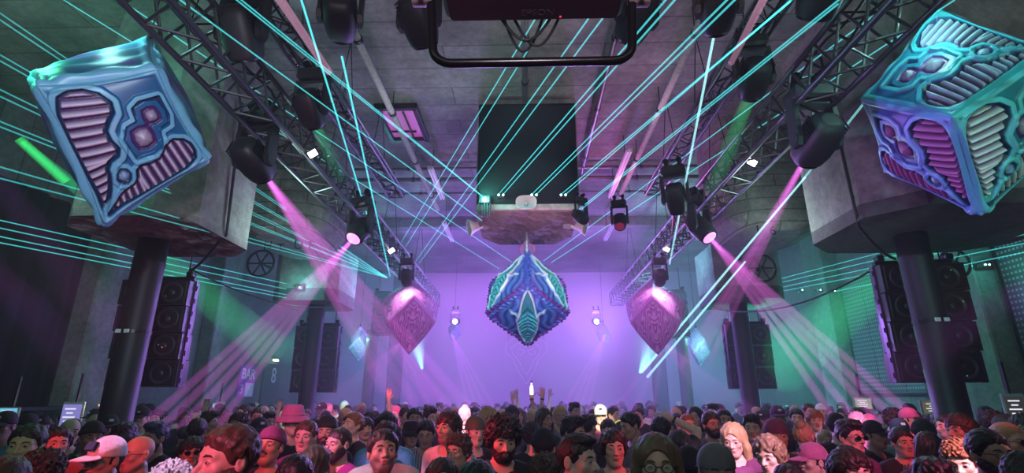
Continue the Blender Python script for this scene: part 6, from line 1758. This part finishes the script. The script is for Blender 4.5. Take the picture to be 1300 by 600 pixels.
P, t = hand_at('person holding up the shining phone torch beside the black column', -1, 'up', .13, .055); phone('phone held up with its yellow white torch shining, beside the black column', P, t.rotation_euler.z, .1, (.1, .1, .1), .3, 1); TORCH = P
P, t = hand_at('person lifting a green lit phone before the pale bar', -1, 'up', .13, .055); phone('phone glowing pale green, held up before the pale bar', P, t.rotation_euler.z, 0, (.30, .85, .55), .9)
P, t = hand_at('person aiming a camera phone above the pink bucket hat', 1, 'up', .13, .055); phone('small dark phone held up above the pink bucket hat', P, t.rotation_euler.z, .1, (.05, .05, .08), .5)
P, t = hand_at('woman with arm up and a wristband below the bright bottle', 1, 'up', .12, .045)
b = thing('lit_bottle', 'bright white lit bottle held up over the middle of the crowd', 'bottle', P)
MB().lathe([(.026, -.08), (.030, -.07), (.030, .02), (.026, .045), (.011, .075), (.010, .11)], 18).build('bottle_glass', glow('lit_bottle_glass', (.9, .85, 1.), 1.6), b, smooth=True)  # bottle's brightness put into the glass as a glow
MB().lathe([(.012, .105), (.013, .11), (.013, .13), (.010, .135)], 14).build('bottle_cap', BLACK, b)
for lab, side, pose, col in (('person with one arm high wearing a dark bracelet, beside the bright bottle', -1, 'up', BLACK), ('woman with arm up and a wristband below the bright bottle', 1, 'up', mat('red_band', (.5, .03, .05), .6)), ('dark haired person from behind with a bare arm laid over the head', -1, 'over', BLACK)):
    t = BY[lab]; c, d = arm_chain(side, pose); a, w = Vector(c[1]), Vector(c[2]); q = w.lerp(a, .10)
    MB().lathe([(.033, -.012), (.036, -.010), (.036, .010), (.033, .012)], 18, aim((w - a).normalized()), q).build('wrist_bracelet', col, t)
# yellow headband arc, its shine put in as a glow
t = BY['dark head wearing a bright yellow lit headband']
m = MB(); m.path([(.088 * math.cos(a), .02, 1.655 + .098 * math.sin(a)) for a in np.linspace(.05, PI - .05, 20)], .010, 8)
m.build('headband', glow('yellow_band', (.85, .9, .15), .9), t)
# scarf on the man in the white shirt and the pink scarf of the woman turning away
def scarf(lab, m_):
    t = BY[lab]; m = MB()
    m.path([(.085 * math.cos(a), .03 + .085 * math.sin(a), 1.455 + .012 * math.sin(3 * a) - .03 * (math.sin(a) < -.5)) for a in np.linspace(0, 2 * PI, 24, endpoint=False)], .030, 10, closed=True)
    m.path([(.04, -.07, 1.45), (.06, -.115, 1.38), (.065, -.125, 1.25), (.06, -.115, 1.12)], [.03, .036, .036, .03], 8)
    m.build('scarf', m_, t, smooth=True)
scarf('unshaven man in a white shirt looking up, red lit on one cheek', mat('patterned_scarf', (.10, .03, .05), .8, vary=.9, scale=60))
scarf('woman with long brown hair turning away, pink scarf', mat('pink_scarf', (.5, .14, .30), .8, vary=.6, scale=50))
# ================================================================== LAMPS, HAZE AND CAMERA
def spot(name, P, T, energy, col, deg, blend=.5, r=.08):
    l = bpy.data.lights.new(name, 'SPOT'); l.energy = energy; l.color = col; l.spot_size = math.radians(deg); l.spot_blend = blend; l.shadow_soft_size = r
    o = bpy.data.objects.new(name, l); COL.objects.link(o); o.location = P; d = Vector(T) - Vector(P); o.rotation_euler = d.to_track_quat('-Z', 'Y').to_euler(); return o
def point(name, P, energy, col, r=.1):
    l = bpy.data.lights.new(name, 'POINT'); l.energy = energy; l.color = col; l.shadow_soft_size = r
    o = bpy.data.objects.new(name, l); COL.objects.link(o); o.location = P; return o
def area(name, P, T, energy, col, sx, sy):
    l = bpy.data.lights.new(name, 'AREA'); l.shape = 'RECTANGLE'; l.size = sx; l.size_y = sy; l.energy = energy; l.color = col
    o = bpy.data.objects.new(name, l); COL.objects.link(o); o.location = P; d = Vector(T) - Vector(P); o.rotation_euler = d.to_track_quat('-Z', 'Y').to_euler(); return o
VIO, MAG, CYN, GRN, TEA = (.42, .12, 1.), (1., .06, .55), (.10, .85, 1.), (.08, 1., .45), (.08, .9, .75)
# violet wash on the back wall, from a batten over the far end
area('violet_batten', (0, 19.6, 6.5), (0, 21.4, 2.2), 190, (.52, .085, .85), 9, .4)
area('violet_floor_batten', (0, 19.8, .4), (0, 21.4, 3.0), 50, (.50, .12, 1.), 9, .3)
# the two lamps in the haze that face the camera
for k, lab in enumerate(('far lamp blazing white in the violet haze on the hatch side', 'far lamp blazing white in the violet haze on the side opposite the hatch')):
    P, d = LENS[lab]; point('far_lamp_glow', P + d * .12, 760, (.36, .14, 1.), .06); spot('far_lamp_throw', P + d * .1, CAM, 1900, (.52, .30, 1.), 80, .9, .06)
# cyan-green and blue fill added in the side bays, no fittings
point('bay_fill', (-6.4, 14.2, 3.2), 45, (.10, 1., .66), .15); point('bay_fill', (6.4, 14.0, 3.2), 240, (.10, 1., .68), .15)
point('bay_fill', (-5.6, 17.6, 3.0), 80, (.06, .40, 1.), .15); point('bay_fill', (5.6, 17.6, 3.0), 120, (.06, .55, 1.), .15)
spot('heart_lamp', at_y(812, 473, 14.3), at_y(835, 400, 13.7), 1000, (.4, .95, 1.), 50); spot('heart_lamp', at_y(536, 468, 14.3), at_y(520, 400, 13.7), 420, (.4, .95, 1.), 50)
for s in ('moving head lamp lighting the violet heart sculpture on the bar side from above', 'moving head lamp lighting the violet heart sculpture opposite the bar from above'):
    P, d = LENS[s]; spot('heart_top_lamp', P + d * .05, P + d, 5200, (1., .62, .92), 70)
for px in (521, 832): spot('heart_front_fill', at_y(px, 330, 8.0), at_y(px, 410, 11.9), 330, (.85, .30, 1.), 26)  # unseen spots added in front to brighten the hearts pink
point('crystal_fill', at_y(457, 430, 16.4), 60, (.3, 1., .8), .05); point('crystal_fill', at_y(888, 434, 16.4), 60, (.3, 1., .8), .05)  # unseen points added close by to brighten the crystals
# green laser glare, pale block light
point('laser_glare', Vector(S0) + Vector((0, -.12, .02)), 26, (.15, 1., .80), .03)
point('laser_glare', PA + Vector((0, -.25, 0)), 60, (.12, .85, 1.), .04); point('laser_glare', at_y(850, 330, 12.4), 50, (.12, .85, 1.), .04); point('laser_glare', at_y(381, 365, 11.1), 16, (.15, 1., .85), .03)  # the one without a projector mirrors the first, added for cyan haze
for px, py, y in ((1018, 368, 12.4), (1041, 368, 12.4), (1204, 341, 9.4), (1252, 336, 9.6)): point('laser_glare', at_y(px, py, y), 9, (.12, 1., .85), .03)
# ceiling wash: unseen lamps added to lift the slab and hoppers
point('ceiling_fill', (1.9, 10.2, 5.4), 60, (1., .18, .62), .2); point('ceiling_fill', (-.6, 12.6, 5.0), 60, (.45, .22, 1.), .2)
point('ceiling_fill', (-3.5, 7.6, 4.3), 42, (.55, 1., .85), .2); point('ceiling_fill', (3.6, 7.6, 4.3), 42, (.6, 1., .85), .2)
spot('front_up_fill', (0, -1.0, 3.2), (0, 6.5, 7.0), 420, (.85, .68, .80), 110, .8, .3)  # unseen spot behind the camera, added to lift the ceiling
for x, y, e, col in ((-1.7, 3.6, 26, (.80, .78, .85)), (1.7, 3.6, 26, (.85, .74, .85)), (0, 5.4, 30, (.85, .75, .85)), (-1.9, 7.4, 30, (.75, .80, .90)), (1.9, 7.6, 36, (1., .55, .80)), (-1.4, 10.4, 26, (.60, .60, 1.)), (1.5, 10.4, 34, (1., .40, .75)), (-6.8, 5.5, 22, (.5, .9, .75)), (6.9, 4.6, 16, (.8, .7, .8)), (0, 14, 26, (.35, .35, 1.)), (-5, 13.6, 20, (.3, .8, .9)), (5, 13.6, 20, (.3, .8, .9))):
    spot('uplight_fill', (x, y, 5.65), (x, y, 7), e, col, 165, .4, .15)  # unseen spots at truss height, added to brighten the slab
# unseen lamps added to brighten, tint and glint the painted cubes
spot('cube_fill', (-1.6, .2, 3.6), cl[(0, 0, 0)] * .5 + cl[(1, 1, 0)] * .5, 560, (.62, .80, 1.), 46, .6); spot('cube_fill', (-2.2, 2.6, 2.2), cl[(0, 1, 0)], 70, (1., .25, .60), 70)
point('cube_green_fill', cl[(1, 0, 1)] + Vector((-.22, -.15, .34)), 60, (.10, 1., .50), .05)
point('cube_glint_fill', cl[(1, 1, 1)] * .55 + cl[(1, 0, 1)] * .45 + Vector((.1, -.30, .30)), 44, (.35, 1., .95), .04)
spot('cube_fill', (.4, .8, 6.2), cr[(1, 1, 1)], 420, (.20, .95, 1.), 46, .6); spot('cube_fill', (4.6, .6, 2.4), (cr[(1, 1, 1)] + cr[(1, 0, 0)]) / 2, 300, (.40, 1., .85), 60, .6); spot('cube_magenta_fill', (.2, 4.6, 2.8), cr[(0, 0, 1)], 300, (.62, .25, 1.), 50)
tc_ = (cr[(0, 1, 1)] + cr[(1, 1, 1)] + cr[(0, 1, 0)] + cr[(1, 1, 0)]) / 4; tn_ = (cr[(1, 1, 0)] - cr[(0, 1, 0)]).cross(cr[(0, 1, 1)] - cr[(0, 1, 0)]).normalized(); tn_ = tn_ if tn_.dot(tc_ - cr[(0, 0, 1)]) > 0 else -tn_
point('cube_glint_fill', tc_ * .6 + cr[(0, 1, 0)] * .4 + tn_ * .34, 26, (.45, 1., .92), .04)
spot('gem_fill', (0, 2.6, 5.2), GC, 1900, (.55, .92, 1.), 22, .6)  # unseen spots above and below, added to brighten the gem
spot('gem_low_fill', (0, 7.4, 2.0), GC, 40, (.7, .25, 1.), 60)
spot('block_fill', (0, 6.6, 2.6), (0.05, 9, 4.9), 200, (1., .34, .52), 50); spot('horn_fill', (0, 3.0, 4.6), at_y(668, 262, 7.9), 330, (.7, 1., .95), 24)  # unseen spots added to tint the block and whiten the horns
# dim unseen fill added on the stage side for the faces, and the stage's own coloured spots on the crowd
area('stage_side_fill', (0, -1.4, 4.2), (0, 4, 1.6), 30, (.72, .95, .78), 7, .6)
RED, PNK, HOT, HOTV = (1., .03, .09), (1., .10, .34), (1., .48, .74), (1., .45, .95)
def cs(key, e, col, deg, P, dz=0.):
    """a spot on one person's head; key: words of that person's label"""
    t = [BY[k] for k in BY if key in k][0]
    spot('crowd_lamp', P, Vector(t.location) + Vector((0, 0, 1.60 * t.scale[0] + dz)), e, col, deg, .6, .05)
cs('in profile, the biggest pink', 840, (1., .12, .30), 13, (-2.2, -1.0, 3.2)); cs('bald man with glasses glowing red', 780, RED, 7, (-2.6, -1.2, 3.8)); cs('young man with dark hair, face lit green', 105, (.5, 1., .5), 6, (-1., -1.2, 3.6))
cs('dark curly head glowing red', 630, RED, 8, (-2.2, -1.2, 4.2)); cs('raising a spread red', 1350, RED, 5, (-2.4, -1.2, 4.2), -.15)
cs('white trucker cap', 1350, HOTV, 6, (-3.4, 2.2, 5.4), .08); cs('pale pink lit mop', 1200, HOTV, 8, (-2.6, 1.0, 5.4)); cs('black fringe and sunglasses', 450, RED, 6, (-2.2, -1.2, 4.2), -.1)
cs('moustached man in a dark beanie', 1200, RED, 6, (-2.6, -1.2, 4.0)); cs('in a magenta jumper', 1650, (1., .12, .36), 6, (-3.4, -.4, 4.0)); cs('cropped hair in a magenta', 2250, (1., .22, .52), 6, (-4.2, .6, 4.0)); cs('pink scarf', 1050, HOT, 8, (-3.4, 1.2, 5.0))
cs('unshaven man in a white shirt', 1200, (1., .24, .44), 8, (-4.6, 1.8, 3.2), -.12); cs('curly haired young man turned', 900, RED, 8, (-4.4, 1.6, 3.6)); cs('red lit cheek in a white tee', 1350, RED, 7, (-4.4, 1.6, 3.6)); cs('curly dark hair and full beard', 1350, RED, 7, (-3.9, 2.1, 2.9), -.05); cs('smiling young man with a middle', 630, RED, 5, (4.2, 2.2, 3.4)); cs('slick undercut', 390, RED, 6, (-4.2, 2.4, 3.0), -.1)
cs('blonde woman blazing', 4620, HOT, 6, (1.6, -1.0, 4.6)); cs('wavy hair blazing', 4620, HOT, 6, (3.6, -.8, 4.4)); cs('broad faced man in a flat', 600, RED, 6, (2.4, -1.0, 4.6)); cs('person in a pink baseball cap', 1350, (1., .28, .62), 7, (2.4, -1., 4.6), .05)
cs('swept black hair and dark sunglasses', 1650, (1., .10, .30), 7, (3.0, -1.0, 4.4)); cs('dark flat hair and pink face', 1350, (1., .14, .34), 8, (3.0, -1., 4.2)); cs('reddish fringe leaning', 1350, RED, 4, (2.4, -1.2, 4.6)); cs('raising a red lit fist', 1200, RED, 5, (3.4, -1., 4.4), -.15)
cs('face burnt white', 5720, (1., .50, .66), 6.5, (3.6, -.6, 4.4)); cs('face blazing pink white at the foot', 7150, HOT, 4.5, (2.6, -1., 4.8)); cs('second pink blazing', 3850, PNK, 3.5, (2.6, -1., 4.8)); cs('hot pink rimmed', 2250, (1., .06, .30), 4, (4.4, -1., 4.6)); cs('pale cap with dark brim', 1650, PNK, 4, (3., -1., 4.8))
cs('glowing yellow white', 16500, (1., .78, .50), 3, (.8, -1., 5.0), .03); cs('blazing white hot pink', 16500, HOT, 3, (-.6, -1., 5.0)); cs('head lit hot pink next', 6600, PNK, 2.6, (-1., -1., 5.0)); cs('hot pink at the foot of the further', 13200, PNK, 2.2, (-1.6, -1., 5.0)); cs('pale green behind the crowd', 9900, (.5, 1., .8), 2.2, (-1.6, -1., 5.0)); cs('pale green behind the pink', 3300, (.5, 1., .8), 3, (-1.6, -1., 5.0))
cs('pink bucket hat', 1500, (1., .20, .45), 5, (-2.4, -1., 4.8), .1); cs('one arm straight up', 2860, (1., .20, .42), 4.5, (-1.8, -1., 4.8), .25); cs('ginger haired man gazing', 750, (1., .4, .5), 6, (-2.4, -1., 4.8)); cs('ginger cropped man', 1350, RED, 4, (1.6, -1., 4.8))
for px, y, e in ((330, 9.5, 1300), (460, 10, 1200), (560, 9, 1500), (700, 9, 1300), (830, 9, 1400), (960, 10, 1200), (1080, 8, 1400)): spot('crowd_lamp', ((px - 668) / 700., -1.2, 5.2), at_y(px, 517, y), e, PNK, 9, .6, .05)
# light from the rig behind the crowd: rims on heads and shoulders
for x, y, col in ((-2.9, 8.6, (1., .10, .55)), (3.0, 8.6, (1., .10, .55)), (-1., 14, (.45, .2, 1.)), (1., 14, (.45, .2, 1.))): spot('rig_back_lamp', (x, y, 4.8), (x * .6, 2.5, 1.4), 130, col, 60, .8)
# haze over the whole room: thin, even scattering
HZ = .010
w = bpy.data.worlds.new('haze'); SC.world = w; w.use_nodes = True
nt = w.node_tree; bg = nt.nodes['Background']; bg.inputs['Color'].default_value = (.02, .02, .03, 1); bg.inputs['Strength'].default_value = .0
vs_ = nt.nodes.new('ShaderNodeVolumeScatter'); vs_.inputs['Color'].default_value = (.95, .95, 1., 1); vs_.inputs['Anisotropy'].default_value = .25
# thin over the stage, thick towards the far end
ge = nt.nodes.new('ShaderNodeNewGeometry'); sp = nt.nodes.new('ShaderNodeSeparateXYZ'); nt.links.new(ge.outputs['Position'], sp.inputs[0])
mr = nt.nodes.new('ShaderNodeMapRange'); mr.interpolation_type = 'SMOOTHSTEP'
for i, v in ((1, 6.), (2, 17.), (3, .0045), (4, .040)): mr.inputs[i].default_value = v
nt.links.new(sp.outputs['Y'], mr.inputs[0]); nt.links.new(mr.outputs[0], vs_.inputs['Density'])
nt.links.new(vs_.outputs[0], nt.nodes['World Output'].inputs['Volume'])
cd = bpy.data.cameras.new('camera'); cam = bpy.data.objects.new('camera', cd); COL.objects.link(cam)
cd.sensor_width = 36; cd.lens = FOC / 1300 * 36; cd.clip_start = .05; cd.clip_end = 100
cam.location = CAM
cam.rotation_euler = Matrix((RT, UP, -FW)).transposed().to_euler()
SC.camera = cam
SC.view_settings.view_transform = 'Standard'; SC.view_settings.look = 'None'; SC.view_settings.gamma = 1; SC.view_settings.use_curve_mapping = False
SC.view_settings.exposure = 0.0
c = SC.cycles
c.volume_step_rate = 2.0; c.volume_max_steps = 64
c.use_denoising = True
c.max_bounces = 5; c.diffuse_bounces = 2; c.glossy_bounces = 2; c.transmission_bounces = 2; c.volume_bounces = 0; c.transparent_max_bounces = 48
c.sample_clamp_indirect = 3.0; c.sample_clamp_direct = 20.0
c.caustics_reflective = False; c.caustics_refractive = False
point('torch_glow', TORCH + Vector((0, -.06, .05)), 3.5, (1., .92, .5), .01)
